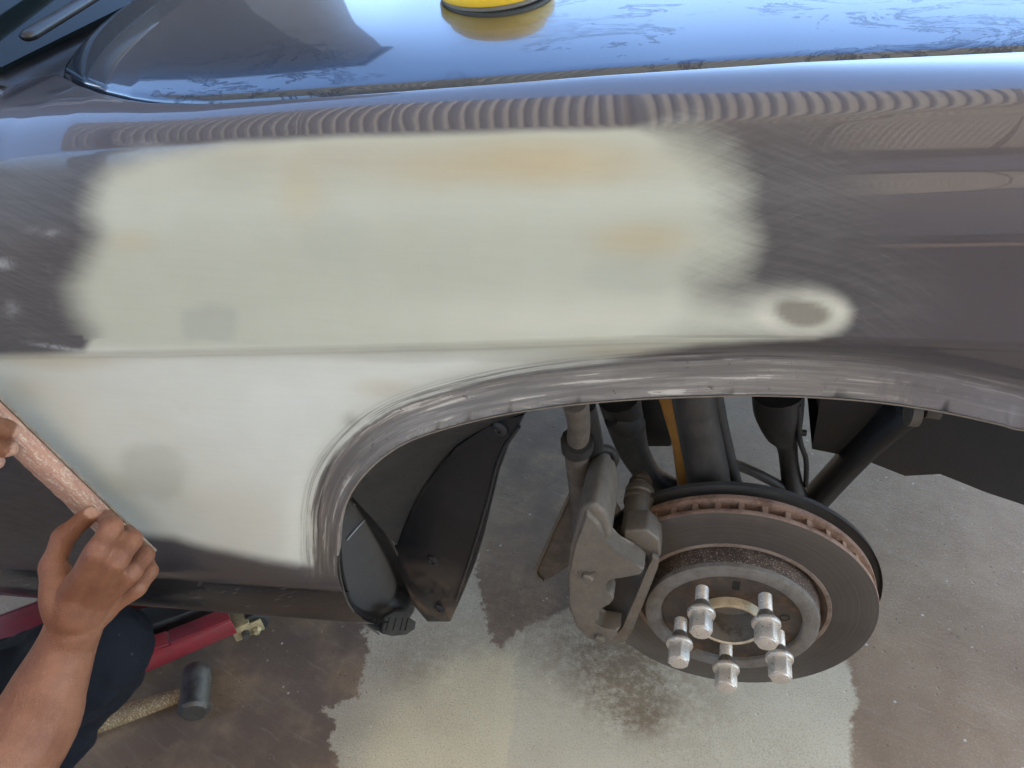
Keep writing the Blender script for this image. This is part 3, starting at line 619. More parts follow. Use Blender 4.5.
# the inboard shell of the car: keeps the light out from above (engine bay, far side, door)
prism('engine_bay_floor', [(-.15, .52, .60), (.70, .46, .60), (.70, 1.45, .52), (-.15, 1.45, .52)], (0, 0, .12), M['suspension'], car, .01)
prism('far_body_side', [(-1.4, 1.74, .34), (-.42, 1.74, .34), (-.40, 1.74, .60), (-.28, 1.74, .74), (0, 1.74, .80), (.28, 1.74, .74), (.40, 1.74, .60), (.42, 1.74, .34), (.70, 1.66, .34), (.72, 1.66, .9), (HX0, 1.70, 1.0), (-1.4, 1.70, 1.02)], (0, .02, 0), M['paint'], car)
prism('bulkhead', [(-.62, .14, .40), (-.62, 1.70, .40), (-.62, 1.70, .98), (-.62, .14, .98)], (-.02, 0, 0), M['suspension'], car)
prism('floor_pan', [(-.60, .22, .37), (-1.8, .22, .37), (-1.8, 1.70, .37), (-.60, 1.70, .37)], (0, 0, .02), M['suspension'], car)
bm = bmesh.new()
fa = [(.62, .20), (.70, .32), (.76, .55), (.77, .9), (.76, 1.25), (.70, 1.5)]
pr = [(-.02, .88), (.01, .80), (.03, .66), (.02, .50), (-.03, .36), (-.12, .33)]
g_ = [[bm.verts.new((x+dx, y, z)) for dx, z in pr] for x, y in fa]
for i in range(len(fa)-1):
    for j in range(len(pr)-1): bm.faces.new((g_[i][j], g_[i][j+1], g_[i+1][j+1], g_[i+1][j]))
bm_obj('front_bumper', bm, M['paint'], car)

# ------------------------------------------------------------------ wheel-arch liner pieces
# front half of the liner and the dark housing behind the bumper
fr_up = [(.16, .16), (.20, .30), (.26, .42), (.36, .46), (.52, .46)]
lowpx = [(812, 449), (862, 459), (905, 476), (940, 474), (985, 492), (1024, 505), (1110, 560)]
low = [U(x, y, 1, .30) for x, y in lowpx]
upp = [p+np.array([.02, .0, .30]) for p in low]
bm = bmesh.new(); a = [bm.verts.new(p) for p in low]; b2 = [bm.verts.new(p+np.array([.0, .02, .28-.02*i])) for i, p in enumerate(low)]; c2 = [bm.verts.new(p+np.array([.03, .42, .04])) for p in low]
for i in range(len(low)-1):
    bm.faces.new((a[i], a[i+1], b2[i+1], b2[i])); bm.faces.new((a[i+1], a[i], c2[i], c2[i+1]))
bm_obj('inner_housing', bm, M['suspension'], car, angle=30)
# cup that closes the arch behind the wheel
cup_px = [(345, 500), (352, 489), (364, 494), (377, 512), (391, 538), (404, 563), (414, 585), (417, 602), (412, 616), (402, 627), (388, 633), (373, 630), (360, 619), (349, 600), (342, 575), (339, 548), (340, 520)]
on = np.array([.86, -.46, -.20]); on /= np.linalg.norm(on)
co_ = U(341, 560, 1, .047)
def closed(P, n): 
    P = np.array(P); k = len(P); Q_ = catmull(np.vstack([P[-2:], P, P[:2]]), n); return Q_[2*n:2*n+k*n]
cupo = closed([UP(x, y, co_, on) for x, y in cup_px], 3); cc = cupo.mean(0); bm = bmesh.new(); rings = []
for s_, dpt in ((1.0, .020), (1.0, .002), (.985, .0), (.93, .0005), (.905, .003), (.87, .010), (.83, .022), (.80, .026), (.74, .028), (.4, .029)):
    rings.append([bm.verts.new(cc+(p-cc)*s_ - on*dpt) for p in cupo])
for r0, r1 in zip(rings[:-1], rings[1:]):
    for k_ in range(len(r0)): bm.faces.new((r0[k_], r0[(k_+1) % len(r0)], r1[(k_+1) % len(r0)], r1[k_]))
bm.faces.new(rings[-1])
cup = bm_obj('arch_end_cap', bm, M['plastic'], car, angle=60)
cup.data.materials.append(M['cup_floor'])
for p_ in cup.data.polygons:
    if (np.array(p_.center)-cc)@on < -.0262: p_.material_index = 1
tube('moulded_rib', [UP(x, y, cc-on*.0265, on) for x, y in ((347, 540), (358, 527), (370, 514), (364, 507), (353, 504))], .0013, M['rib'], cup, seg=6)
tab = [UP(x, y, cc+on*.004, on) for x, y in ((385, 618), (395, 612), (410, 611), (409, 618), (416, 622), (415, 629), (406, 635), (392, 636), (382, 634))]
tb = prism('clip_tab', tab, -on*.006, M['plastic_grey'], cup, .001)
for x0 in (389, 396, 403, 408): tube('clip_slot', [UP(x0, 618, cc+on*.0042, on), UP(x0-3, 630, cc+on*.0042, on)], .0012, M['hole'], cup, seg=6)
tube('fender_edge', [UP(x, y, co_+on*.004, on) for x, y in ((347, 499), (341, 518), (338.5, 545), (339.5, 573), (345.5, 597), (354, 612), (365, 624), (379, 634))], .0014, M['edge'], car, sub=4, seg=6)
# loose plastic flap hanging behind it
fpx = [(524, 415), (520, 423), (508, 445), (498, 472), (490, 505), (483, 535), (475, 562), (463, 592), (450, 622), (427, 622), (414, 606), (401, 575), (393, 548), (412, 512), (432, 478), (455, 447), (485, 428), (505, 419)]
A0 = U(524, 415, 1, .06); B0 = U(440, 622, 0, -.365); L0 = U(398, 545, 0, -.40)
fn = np.cross(B0-A0, L0-A0); fn /= np.linalg.norm(fn)
if fn@(CAM-A0) < 0: fn = -fn
flap_pts = np.array([UP(x, y, A0, fn) for x, y in fpx])
la_ = [U(x, y, 1, .050) for x, y in ((350, 494), (361, 479.5), (384, 457.5), (411, 441.5), (451, 428), (501, 416), (530, 410))]
lb_ = [UP(x, y, A0-fn*.008, fn) for x, y in ((401, 550), (414, 514), (434, 480), (458, 450), (488, 430), (508, 421), (526, 413))]
bm = bmesh.new(); grid_ = []
for p, q in zip(catmull(la_, 4), catmull(lb_, 4)): grid_.append([bm.verts.new(p+(q-p)*t) for t in np.linspace(0, 1.0, 9)])
for r0, r1 in zip(grid_[:-1], grid_[1:]):
    for k_ in range(8): bm.faces.new((r0[k_], r0[k_+1], r1[k_+1], r1[k_]))
lin_ = bm_obj('wheel_arch_liner', bm, M['plastic_grey'], car)
flap = prism('splash_flap', flap_pts, -fn*.004, M['flap'], car, .0012)
tube('moulded_rib', [UP(x, y, A0+fn*.0005, fn) for x, y in ((519, 426), (500, 456), (487, 503), (473, 550), (456, 600))], .0022, M['flap'], flap, seg=8, sub=4)
for x_, y_ in ((440, 608), (433, 560), (500, 428)): lathe('liner_clip', [(.0085, .0), (.0085, .002), (.006, .004), (.0035, .0042), (.003, .0025), (0, .0025)], UP(x_, y_, A0, fn), fn, M['plastic_grey'], flap, 16)

# ------------------------------------------------------------------ brake, hub, bolts
ST, CB = radians(4), radians(-1)
dn = np.array([-sin(ST)*cos(CB), -cos(ST)*cos(CB), sin(CB)]); de = np.array([cos(ST), -sin(ST), 0.]); du = np.cross(dn, de); du = -du if du[2] < 0 else du
def D(e, u, n=0): return HUB+de*e+du*u+dn*n
def UD(px, py, n=0): return UP(px, py, HUB+dn*n, dn)
R = .158
rotor = lathe('brake_disc', [(.1080, -.0212), (.1085, -.0200), (.130, -.0200), (R-.0012, -.0200), (R-.0002, -.0206)], HUB, dn, M['rotor'], car, 128, de)
lathe('rotor_edge', [(R-.0002, -.0206), (R+.0004, -.0225), (R+.0004, -.0245), (R, -.0262), (R-.004, -.0264), (.105, -.0264)], HUB, dn, M['rust_edge'], rotor, 128, de)
lathe('rotor_back_plate', [(.105, -.0400), (R-.004, -.0400), (R, -.0404), (R+.0004, -.0430), (R, -.0465), (.105, -.0470)], HUB, dn, M['rust_edge'], rotor, 128, de)
vb = bmesh.new(); box_into(vb, (0, 0, 0), XYZ, (.040, .0058, .0138), 0); vbo = bm_obj('vane', vb, M['rust_vane'], None, smooth=False); vme = vbo.data; bpy.data.objects.remove(vbo)
NV = 40
for k_ in range(NV):
    a = 2*pi*k_/NV; rad = de*cos(a)+du*sin(a); tan = -de*sin(a)+du*cos(a); c = HUB+rad*(R-.0245)+dn*(-.0332)
    v = bpy.data.objects.new('vane', vme); COL.objects.link(v); q = Matrix((rad, tan, dn)).transposed().to_4x4(); q.translation = Vector(c); v.matrix_basis = q; setparent(v, rotor)
lathe('rotor_inner_ring', [(.1080, -.0212), (.1068, -.0222), (.1035, -.0226), (.1020, -.0245), (.0990, -.030), (.0975, -.031)], HUB, dn, M['ring'], rotor, 96, de)
lathe('friction_edge', [(.1098, -.0199), (.1092, -.0195), (.1050, -.0197), (.1040, -.0216)], HUB, dn, M['ring'], rotor, 128, de)
hat = lathe('disc_hat', [(.0965, -.006), (.0955, -.0015), (.0925, .0), (.0800, .0), (.0785, -.0008), (.0772, -.0045)], HUB, dn, M['hat'], rotor, 96, de)
lathe('hat_wall', [(.0985, -.034), (.0972, -.020), (.0967, -.008), (.0965, -.006)], HUB, dn, M['hat_side'], rotor, 96, de)
hubf = lathe('hub_face', [(.0772, -.0045), (.0770, -.0052), (.055, -.0050), (.0375, -.0050)], HUB, dn, M['hubface'], car, 96, de)
lathe('hub_ring', [(.0375, -.0050), (.0373, .0050), (.0365, .0062), (.0340, .0064), (.0330, .0055)], HUB, dn, M['hubring'], hubf, 72, de)
lathe('hub_bore', [(.0330, .0055), (.0325, -.020), (.030, -.030), (.012, -.036), (.0, -.036)], HUB, dn, M['hubbore'], hubf, 72, de)
# slot and screw on the hub face
prism('locating_slot', [D(-.002, .052, -.0046), D(.006, .052, -.0046), D(.006, .066, -.0046), (D(-.002, .066, -.0046))], -dn*.003, M['hole'], hubf)
lathe('screw_hole', [(.0055, -.0044), (.0048, -.0042), (.0042, -.006), (0, -.006)], D(.058, .012), dn, M['hole'], hubf, 24)
# wheel bolts: thread, cone seat, loose washer collar, hexagon head; screwed in a few turns only
RB = .0571
def bolt(a, out):
    c = D(RB*cos(a), RB*sin(a)); ax = dn
    th = [(0, -.012)]
    z = -.012
    while z < out-.001: th += [(.0068, z), (.0075, z+.0006), (.0075, z+.0009), (.0068, z+.0015)]; z += .0016
    th += [(.0070, out), (0, out)]
    root = lathe('wheel_bolt', th, c, ax, M['chrome'], car, 20, angle=70)
    lathe('cone_seat', [(.0074, out-.001), (.0080, out), (.0118, out+.0095), (.0122, out+.0115), (.006, out+.012)], c, ax, M['bolt_dark'], root, 28)
    lathe('washer_collar', [(.0110, out+.0105), (.0142, out+.0105), (.0152, out+.0120), (.0152, out+.0148), (.0145, out+.0162), (.0105, out+.0168)], c, ax, M['chrome'], root, 32)
    bm = bmesh.new(); ph = random.uniform(0, 1)
    x, y, z_ = frame_of(ax)
    hexp = [c+ax*(out+.0164)+.0128*(x*cos(ph+k*pi/3)+y*sin(ph+k*pi/3)) for k in range(6)]
    prism_into(bm, hexp, ax*.0205, .0010, 2); bm_obj('hex_head', bm, M['chrome'], root, angle=30)
    lathe('domed_end', [(.0104, out+.0367), (.0100, out+.0385), (.0072, out+.0394), (0, out+.0397)], c, ax, M['chrome'], root, 28)
M['bolt_dark'] = grimy('dark_cone', (.12, .11, .10), (.3, .27, .23), .4, .6, 200, .7, .4)
for a, out in ((126, .0145), (54, .0175), (198, .0135), (270, .012), (342, .0150)): bolt(radians(a), out)
# splash shield behind the disc
sh = lathe('splash_shield', [(.06, -.060), (.150, -.060), (.1630, -.058), (.1650, -.053), (.1656, -.0525), (.1646, -.0595), (.150, -.062), (.06, -.062)], HUB, dn, M['shield'], car, 96, de)
# the loose edge of the shield that stands out behind the caliper
s_px = [(574, 486), (558, 520), (540, 560), (536, 573), (543, 581), (553, 577), (566, 568), (582, 558), (600, 552), (600, 486)]
sp_ = [UD(x, y, -.060) for x, y in s_px]
prism('shield_flange', sp_, -dn*.0025, M['knuckle'], sh, .0008)
tube('rolled_rim', [UD(x, y, -.058) for x, y in s_px[:5]], .0022, M['bracket'], sh, seg=8, sub=3)

# caliper: body bridging the disc, two fingers on the outboard side
cb_px = [(586, 512), (576, 545), (570, 575), (570, 605), (575, 625), (586, 638), (600, 644), (612, 641), (616, 633), (621, 629), (602, 629), (593, 624), (592, 614), (598, 608), (609, 606), (614, 600), (612, 594), (604, 592), (602, 584), (608, 578), (640, 576), (645, 569), (630, 562), (617, 553), (605, 543), (600, 526)]
NC = .030
cb = [UD(x, y, NC) for x, y in cb_px]
caliper = prism('brake_caliper', cb, -dn*.024, M['caliper'], car, .0030, 3)
# bridge over the rim of the disc, seen from above: rounded shoulder running inboard
def loc(p): v = p-HUB; return v@de, v@du, v@dn
br_px = [(612, 537), (607, 513), (593, 503), (579, 511), (571, 545), (567, 580), (568, 610), (577, 631), (591, 640), (600, 632), (595, 600), (597, 565)]
prism('caliper_bridge', [UD(x, y, .024) for x, y in br_px], -dn*.078, M['caliper'], caliper, .006, 3)
# piston housing lumps inboard and bridge bolt
for e, u, r in ((-.165, .035, .030), (-.16, -.045, .030)):
    lathe('piston_housing', [(r, -.06), (r, -.115), (r*.85, -.122), (0, -.122)], D(e, u), dn, M['caliper'], caliper, 32)
lathe('bleed_nipple', [(.005, .0), (.005, .012), (.003, .013), (.003, .02), (0, .02)], UD(597, 560, .012), dn, M['bracket'], caliper, 12)
for x_, y_, r_ in ((600, 636, .0065), (588, 575, .007)): lathe('caliper_bolt', [(r_*.9, .026), (r_, .031), (r_, .035), (r_*.7, .037), (0, .037)], UD(x_, y_, .030)-dn*.030, dn, M['bracket'], caliper, 6)
# pads seen through the window, then the carrier
pad_px = [(612, 566), (648, 570), (640, 600), (622, 634), (596, 634), (590, 600)]
prism('brake_pad', [UD(x, y, -.004) for x, y in pad_px], -dn*.012, M['pad'], caliper, .001)
car_px = [(652, 556), (659, 560), (658, 567), (645, 600), (631, 634), (625, 642), (612, 645), (600, 640), (617, 636), (624, 628), (636, 597), (647, 570)]
carrier = prism('caliper_bracket', [UD(x, y, .014) for x, y in car_px], -dn*.007, M['bracket'], caliper, .0018)
ear_px = [(624, 531), (647, 530), (660, 541), (661, 557), (654, 559), (632, 548), (622, 545)]
prism('bracket_ear', [UD(x, y, .004) for x, y in ear_px], -dn*.030, M['bracket'], caliper, .003, 3)
pin0, pin1 = UD(634, 535, -.010), None
pe, pu, _ = loc(UD(635, 530, -.012))
pin = lathe('guide_pin_sleeve', [(0, -.002), (.0125, -.002), (.0150, -.006), (.0150, -.060), (.0165, -.062), (.0165, -.070), (.012, -.072), (0, -.072)], D(pe, pu), dn, M['bracket'], caliper, 32)
lathe('rubber_boot', [(.0115, -.070), (.0115, -.073), (.0145, -.076), (.0125, -.080), (.0135, -.084), (.0100, -.092), (.006, -.098), (0, -.099)], D(pe, pu), dn, M['knuckle'], caliper, 28)
lathe('retaining_clip', [(.0150, -.052), (.0168, -.052), (.0168, -.057), (.0150, -.057)], D(pe, pu), dn, M['bracket'], caliper, 32)
tube('pad_spring', [UD(x, y, .002) for x, y in ((624, 551), (632, 557), (636, 562), (645, 563))], .0022, M['rust_edge'], caliper, seg=8, sub=3)

# ------------------------------------------------------------------ suspension behind the disc
def path(pp): return [U(x, y, 1, yy) for x, y, yy in pp]
kn = tube('steering_knuckle', path([(575, 398, .10), (579, 425, .12), (577, 455, .14), (584, 490, .16), (592, 520, .17), (600, 570, .17)]), [.0165, .0145, .0165, .022, .034, .045], M['knuckle'], car, sub=5, seg=16, flat=.8)
tube('knuckle_collar', path([(577, 440, .125), (577, 448, .130)]), .0172, M['suspension'], kn)
tube('hose_bracket', path([(586, 405, .13), (592, 440, .15), (594, 478, .17)]), [.010, .012, .014], M['arm'], car, sub=4)
tube('brake_hose', path([(594, 448, .15), (610, 450, .16), (615, 460, .16), (605, 474, .16), (590, 480, .16)]), .0048, M['rubber'], car, sub=6)
tube('tie_rod', path([(618, 395, .26), (626, 425, .28), (636, 455, .30), (655, 480, .31), (690, 500, .30), (712, 510, .25)]), [.026, .024, .020, .018, .024, .03], M['arm'], car, sub=5)
tube('ball_joint_boot', path([(612, 418, .25), (626, 424, .26), (640, 424, .27)]), [.012, .020, .012], M['rubber'], car, sub=4)
prism('subframe_mount', path([(640, 396, .30), (672, 396, .30), (672, 447, .34), (645, 447, .34)]), (0, .06, -.02), M['arm'], car, .004)
tube('orange_sway_bar_link', path([(668, 392, .22), (682, 440, .21), (690, 500, .20)]), [.012, .012, .013], M['orange'], car, seg=14)
shk = tube('shock_absorber', path([(690, 380, .165), (697, 420, .175), (707, 470, .185), (714, 520, .19)]), [.024, .025, .027, .028], M['shock'], car, seg=24, flat=.9)
for k_ in (-1, 1):
    tube('shock_rib', path([(690+k_*9, 380, .150), (697+k_*10, 420, .160), (707+k_*11, 470, .168), (713+k_*12, 520, .172)]), .0042, M['shock'], shk, seg=8)
tube('brake_line', path([(714, 392, .20), (720, 420, .20), (728, 455, .20), (734, 475, .20), (740, 500, .20)]), [.009, .008, .008, .007, .007], M['rubber'], car, sub=4)
tube('wheel_speed_cable', path([(728, 462, .22), (745, 468, .25), (770, 480, .27), (800, 498, .27)]), .0065, M['arm'], car, sub=4)
bj = tube('lower_ball_joint', path([(778, 392, .28), (779, 412, .28), (783, 432, .28), (787, 445, .28), (790, 470, .28), (795, 500, .27)]), [.030, .029, .022, .013, .012, .016], M['arm'], car, sub=4, seg=16)
tube('joint_clip', path([(798, 432, .26), (806, 433, .26)]), .004, M['arm'], bj, seg=8)
tube('sensor_cable', path([(799, 405, .26), (800, 440, .26), (806, 460, .27), (806, 486, .27)]), .0032, M['rubber'], car, sub=4, seg=8)
arm_pts = path([(905, 408, .30), (870, 440, .30), (838, 474, .29), (805, 510, .27)])
la = tube('lower_control_arm', arm_pts, [.030, .026, .024, .024], M['arm'], car, seg=14, sub=3, flat=.65)
tube('arm_bushing', path([(908, 412, .26), (918, 413, .26)]), [.016, .016], M['bracket'], la, seg=20)
tube('arm_bolt', path([(925, 412, .26), (940, 414, .26)]), [.007, .007], M['knuckle'], la, seg=8)
prism('front_subframe', path([(820, 385, .34), (960, 385, .34), (960, 462, .40), (865, 456, .40), (816, 446, .40)]), (0, .10, .03), M['arm'], car, .006)

# ------------------------------------------------------------------ puck on the hood
pc = U(497, -6, 1, .30); 
pz = zt_at(pc[0])+.001+hood_rise(pc[1]-.0785, pc[0])
for _ in range(8):
    d = ray(497, -6); t = (pz-CAM[2])/d[2]; pc = CAM+d*t; dy = pc[1]-.0785
    pz = zt_at(pc[0])+.001+hood_rise(dy, pc[0])
slope = .112+.016/.045*math.exp(-dy/.045)-.080*dy
pn = np.array([0, -slope, 1]); pn /= np.linalg.norm(pn)
puck = empty('sanding_puck', tuple(pc), 'round yellow and grey sanding puck resting on the hood', 'sanding pad')
pr_ = .046
lathe('grey_pad', [(0, .0005), (pr_*.90, .0005), (pr_*.98, .001), (pr_, .002), (pr_*1.0, .0045), (pr_*.99, .005), (0, .005)], pc, pn, M['puck_grey'], puck, 72)
lathe('yellow_grip', [(0, .0052), (pr_*1.02, .0052), (pr_*1.04, .007), (pr_*1.04, .016), (pr_*1.0, .019), (pr_*.92, .021), (pr_*.88, .030), (pr_*.78, .036), (0, .037)], pc, pn, M['yellow'], puck, 72)

# ------------------------------------------------------------------ sanding board
b0 = U(-22, 392, 1, -.020); b1 = U(143, 551, 1, -.012)
bd = (b1-b0)/np.linalg.norm(b1-b0); bn = np.array([0., -1, 0]); bn -= bd*(bn@bd); bn /= np.linalg.norm(bn); bw = np.cross(bn, bd); bw = bw if bw[0] > 0 else -bw
L = np.linalg.norm(b1-b0); mid = .5*(b0+b1)
def bpt(s, w_, n_): return b0+bd*s+bw*w_+bn*n_
board = empty('sanding_board', tuple(bpt(L, 0, 0)), 'long dusty reddish wooden sanding board held against the filler', 'sanding board')
bm = bmesh.new(); NBB = 34; wid = .0115
rr = np.random.default_rng(2); rgs = []
for i in range(NBB+1):
    s = L*i/NBB; j = rr.normal(0, .0006, 8)
    pts_ = [(-wid-.003, 0), (-wid-.0035, .010), (-wid+.0005, .0135), (-.002, .0142), (wid-.004, .0135), (wid-.001, .0115), (wid, .008), (wid, 0)]
    rgs.append([bm.verts.new(bpt(s, a+(j[q] if q in (1, 2, 4) else j[q]*.4), n_+(abs(j[q])*.8 if n_ > .005 else 0))) for q, (a, n_) in enumerate(pts_)])
for r0, r1 in zip(rgs[:-1], rgs[1:]):
    for k_ in range(8): bm.faces.new((r0[k_], r0[(k_+1) % 8], r1[(k_+1) % 8], r1[k_]))
bm.faces.new(rgs[0]); bm.faces.new(rgs[-1][::-1])
bm_obj('wood_back', bm, M['board'], board, angle=40)
prism('sandpaper', [bpt(-.002, -wid-.004, -.0008), bpt(L+.005, -wid-.004, -.0008), bpt(L+.005, wid+.0014, -.0008), bpt(-.002, wid+.0014, -.0008)], -bn*.0022, M['board_paper'] if 'board_paper' in M else grimy('dusty_abrasive', (.14, .11, .09), (.4, .36, .3), .9, 0, 120, .6, .4), board)

# ------------------------------------------------------------------ trolley jack
jd = np.array([.81, .586, 0.]); jp = np.array([.586, -.81, 0.]); jz = np.array([0, 0, 1.])
jf = U(231, 621, 2, .075)                                  # front top corner of the near side frame
jack = empty('trolley_jack', (float(jf[0]-.25*jd[0]), float(jf[1]-.25*jd[1]), 0), 'low red trolley jack under the car sill, brass wheel fork in front', 'jack')
def jpt(s, t, z): return np.array([jf[0], jf[1], 0])+jd*s+jp*t+jz*z
def side(t, name, m):
    prof = [(.0, .040), (.0, .075), (-.10, .080), (-.19, .095), (-.245, .160), (-.52, .170), (-.56, .150), (-.58, .045)]
    o = prism(name, [jpt(s, t, z) for s, z in prof], -jp*.006, m, jack, .001)
    prism('side_flange', [jpt(0, t, .0752), jpt(-.10, t, .0802), jpt(-.10, t-.030, .0802), jpt(0, t-.030, .0752)], jz*.005, m, o, .0012)
    prism('side_flange', [jpt(-.102, t, .0806), jpt(-.19, t, .0956), jpt(-.19, t-.030, .0956), jpt(-.102, t-.030, .0806)], jz*.005, m, o, .0012)
    return o
side(.0, 'side_frame', M['red']); side(-.135, 'side_frame', M['maroon'])
prism('lift_arm', [jpt(-.02, -.05, .055), jpt(-.05, -.05, .085), (jpt(-.36, -.05, .120)), jpt(-.38, -.05, .07)], -jp*.045, M['arm'], jack, .003)
lathe('saddle', [(0, .086), (.018, .086), (.018, .10), (.034, .104), (.036, .116), (.030, .116), (.028, .108), (0, .108)], jpt(-.035, -.072, 0), jz, M['maroon'], jack, 28)
prism('cover_plate', [jpt(-.25, -.008, .1625), jpt(-.38, -.008, .1685), jpt(-.38, -.128, .1685), jpt(-.25, -.128, .1625)], jz*.004, M['red'], jack, .001)
prism('cover_plate', [jpt(-.386, -.008, .169), jpt(-.52, -.008, .172), jpt(-.52, -.128, .172), jpt(-.386, -.128, .169)], jz*.004, M['red'], jack, .001)
tube('front_axle', [jpt(.012, .01, .030), jpt(.012, -.16, .030)], .007, M['hammer'], jack)
for t in (-.024, -.150):
    wcen = jpt(.030, t, .0262)
    lathe('front_wheel', [(.006, -.014), (.022, -.014), (.026, -.011), (.026, .011), (.022, .014), (.006, .014)], wcen, jp, M['rubber'], jack, 32)
    bm = bmesh.new()
    for s in (-1, 1): box_into(bm, wcen+jp*.0195*s-jd*.012+jz*.004, (jd, jp, jz), (.052, .005, .030), .002)
    box_into(bm, wcen-jd*.022+jz*.021, (jd, jp, jz), (.034, .044, .006), .002)
    fk = bm_obj('wheel_fork', bm, M['brass'], jack)
    lathe('fork_bolt', [(0, .022), (.008, .022), (.009, .026), (.006, .031), (0, .032)], wcen, jp, M['brass'], fk, 6)
for t in (.016, -.162): lathe('rear_wheel', [(.006, -.012), (.034, -.012), (.036, -.009), (.036, .009), (.034, .012), (.006, .012)], jpt(-.53, t, .0365), jp, M['rubber'], jack, 32)
tube('handle_socket', [jpt(-.44, -.07, .12), jpt(-.56, -.07, .24)], .017, M['red'], jack, seg=16)

# ------------------------------------------------------------------ hammer
h0, h1 = U(194, 710, 2, .0265), U(197, 672, 2, .0265)
hx_ = (h1-h0)/np.linalg.norm(h1-h0); HL = float(np.linalg.norm(h1-h0))
hm = empty('club_hammer', (float(h0[0]), float(h0[1]), 0), 'dark steel club hammer with paint-spattered wooden handle lying on the ground', 'hammer')
lathe('hammer_head', [(0, -.006), (.0205, -.006), (.0255, -.001), (.0260, .010), (.0235, .022), (.0245, HL*.5), (.0245, HL-.022), (.0250, HL-.012), (.0230, HL+.004), (.0165, HL+.010), (0, HL+.011)], h0, hx_, M['hammer'], hm, 12, angle=40)
hmid = h0+hx_*HL*.52; he = U(98, 723, 2, .018); hd_ = (he-hmid)/np.linalg.norm(he-hmid)
tube('hammer_handle', [hmid-hd_*.012, hmid, hmid+hd_*.06, hmid+hd_*.13, hmid+hd_*.20, hmid+hd_*.25], [.0115, .0125, .0145, .0175, .0180, .0165], M['handle'], hm, seg=16, sub=4, flat=.8)

# ------------------------------------------------------------------ worker
def YP(px, py, y): return U(px, py, 1, y)
per = empty('person', (-1.05, -.3, 0), 'worker in navy trousers crouching beside the car, pressing a sanding board with both hands', 'person')
bm = bmesh.new(); tips = []
def limb(pts, rad, sub=5, seg=14, flat=1.0): tube_into(bm, pts, rad, seg=seg, sub=sub, flat=flat, round_end=True)
def finger(P_, rr_):
    # straight phalanges, tight bends, joints a little thicker than the bones between them
    Q_, r_ = [P_[0]], [rr_[0]]
    for i in range(1, len(P_)):
        a, c = P_[i-1], P_[i]; r0, r1 = rr_[i-1], rr_[i]
        for t, k in ((.22, .99), (.5, .93), (.8, 1.0)): Q_.append(a+(c-a)*t); r_.append((r0+(r1-r0)*t)*k)
        Q_.append(c); r_.append(r1*(1.03 if i < len(P_)-1 else .92))
    limb(Q_, r_, 3, 16)
wr = YP(75, 624, -.110)
FING = {
 'thumb': ([(57, 596, -.104), (52, 567, -.094), (64, 537, -.074), (90, 514, -.048)], [.0138, .0112, .0104, .0084]),
 'index': ([(73, 592, -.108), (98, 551, -.104), (112, 527, -.080), (106, 517, -.046)], [.0122, .0106, .0095, .0080]),
 'middle': ([(87, 598, -.104), (117, 559, -.101), (132, 540, -.076), (127, 532, -.044)], [.0120, .0104, .0093, .0080]),
 'ring': ([(98, 603, -.098), (131, 572, -.091), (145, 555, -.066), (140, 547, -.044)], [.0112, .0098, .0088, .0076]),
 'pinky': ([(106, 608, -.091), (137, 588, -.078), (150, 571, -.057), (147, 561, -.042)], [.0104, .0088, .0080, .0068])}
for k_, (pp, rr_) in FING.items():
    P_ = [YP(*p) for p in pp]
    finger(P_, rr_)
    if k_ != 'thumb': limb([wr, .5*(wr+P_[0])+np.array([0, -.006, 0]), P_[0]], [.020, .0155, .0124], 4)
    tips.append((P_, k_))
limb([wr, YP(62, 602, -.108), YP(57, 575, -.098)], [.022, .019, .014], 4)
limb([YP(62, 602, -.104), YP(84, 606, -.098), YP(103, 609, -.090)], [.013, .014, .011], 4)
elb = np.array([-.705, -.345, .475])
shR = np.array([-.95, -.46, .72]); shL = np.array([-1.06, -.22, .78])
limb([wr, YP(67, 645, -.122), YP(50, 685, -.150), YP(26, 735, -.185), elb+np.array([.02, .05, .02]), elb], [.0250, .0260, .0325, .0400, .045, .043], 6, 20)
limb([elb, .5*(elb+shR)+np.array([.0, 0, -.01]), shR], [.043, .050, .055], 5, 18)
# left hand at the top end of the board
wl = np.array([-.835, -.095, .785])
LF = [([(-75, 424, -.075), (-40, 420, -.068), (-12, 425, -.056), (9, 430, -.040)], [.011, .0108, .0102, .0092]),
      ([(-75, 450, -.072), (-42, 446, -.066), (-14, 446, -.055), (8, 448, -.040)], [.011, .0104, .0098, .0090]),
      ([(-80, 470, -.066), (-48, 470, -.060), (-22, 466, -.052), (-4, 462, -.040)], [.0105, .010, .0092, .0082]),
      ([(-88, 488, -.058), (-60, 490, -.054), (-40, 486, -.048), (-22, 479, -.038)], [.0095, .009, .0084, .0074]),
      ([(-100, 405, -.085), (-70, 392, -.080), (-45, 390, -.070), (-25, 393, -.050)], [.0135, .012, .011, .0095])]
for pp, rr_ in LF:
    P_ = [YP(*p) for p in pp]; finger(P_, rr_); limb([wl, .5*(wl+P_[0]), P_[0]], [.020, .017, .013], 4); tips.append((P_, 'left'))
elL = np.array([-1.05, -.115, .56])
limb([wl, .5*(wl+elL), elL], [.026, .038, .043], 5, 18); limb([elL, .5*(elL+shL), shL], [.043, .05, .055], 5, 18)
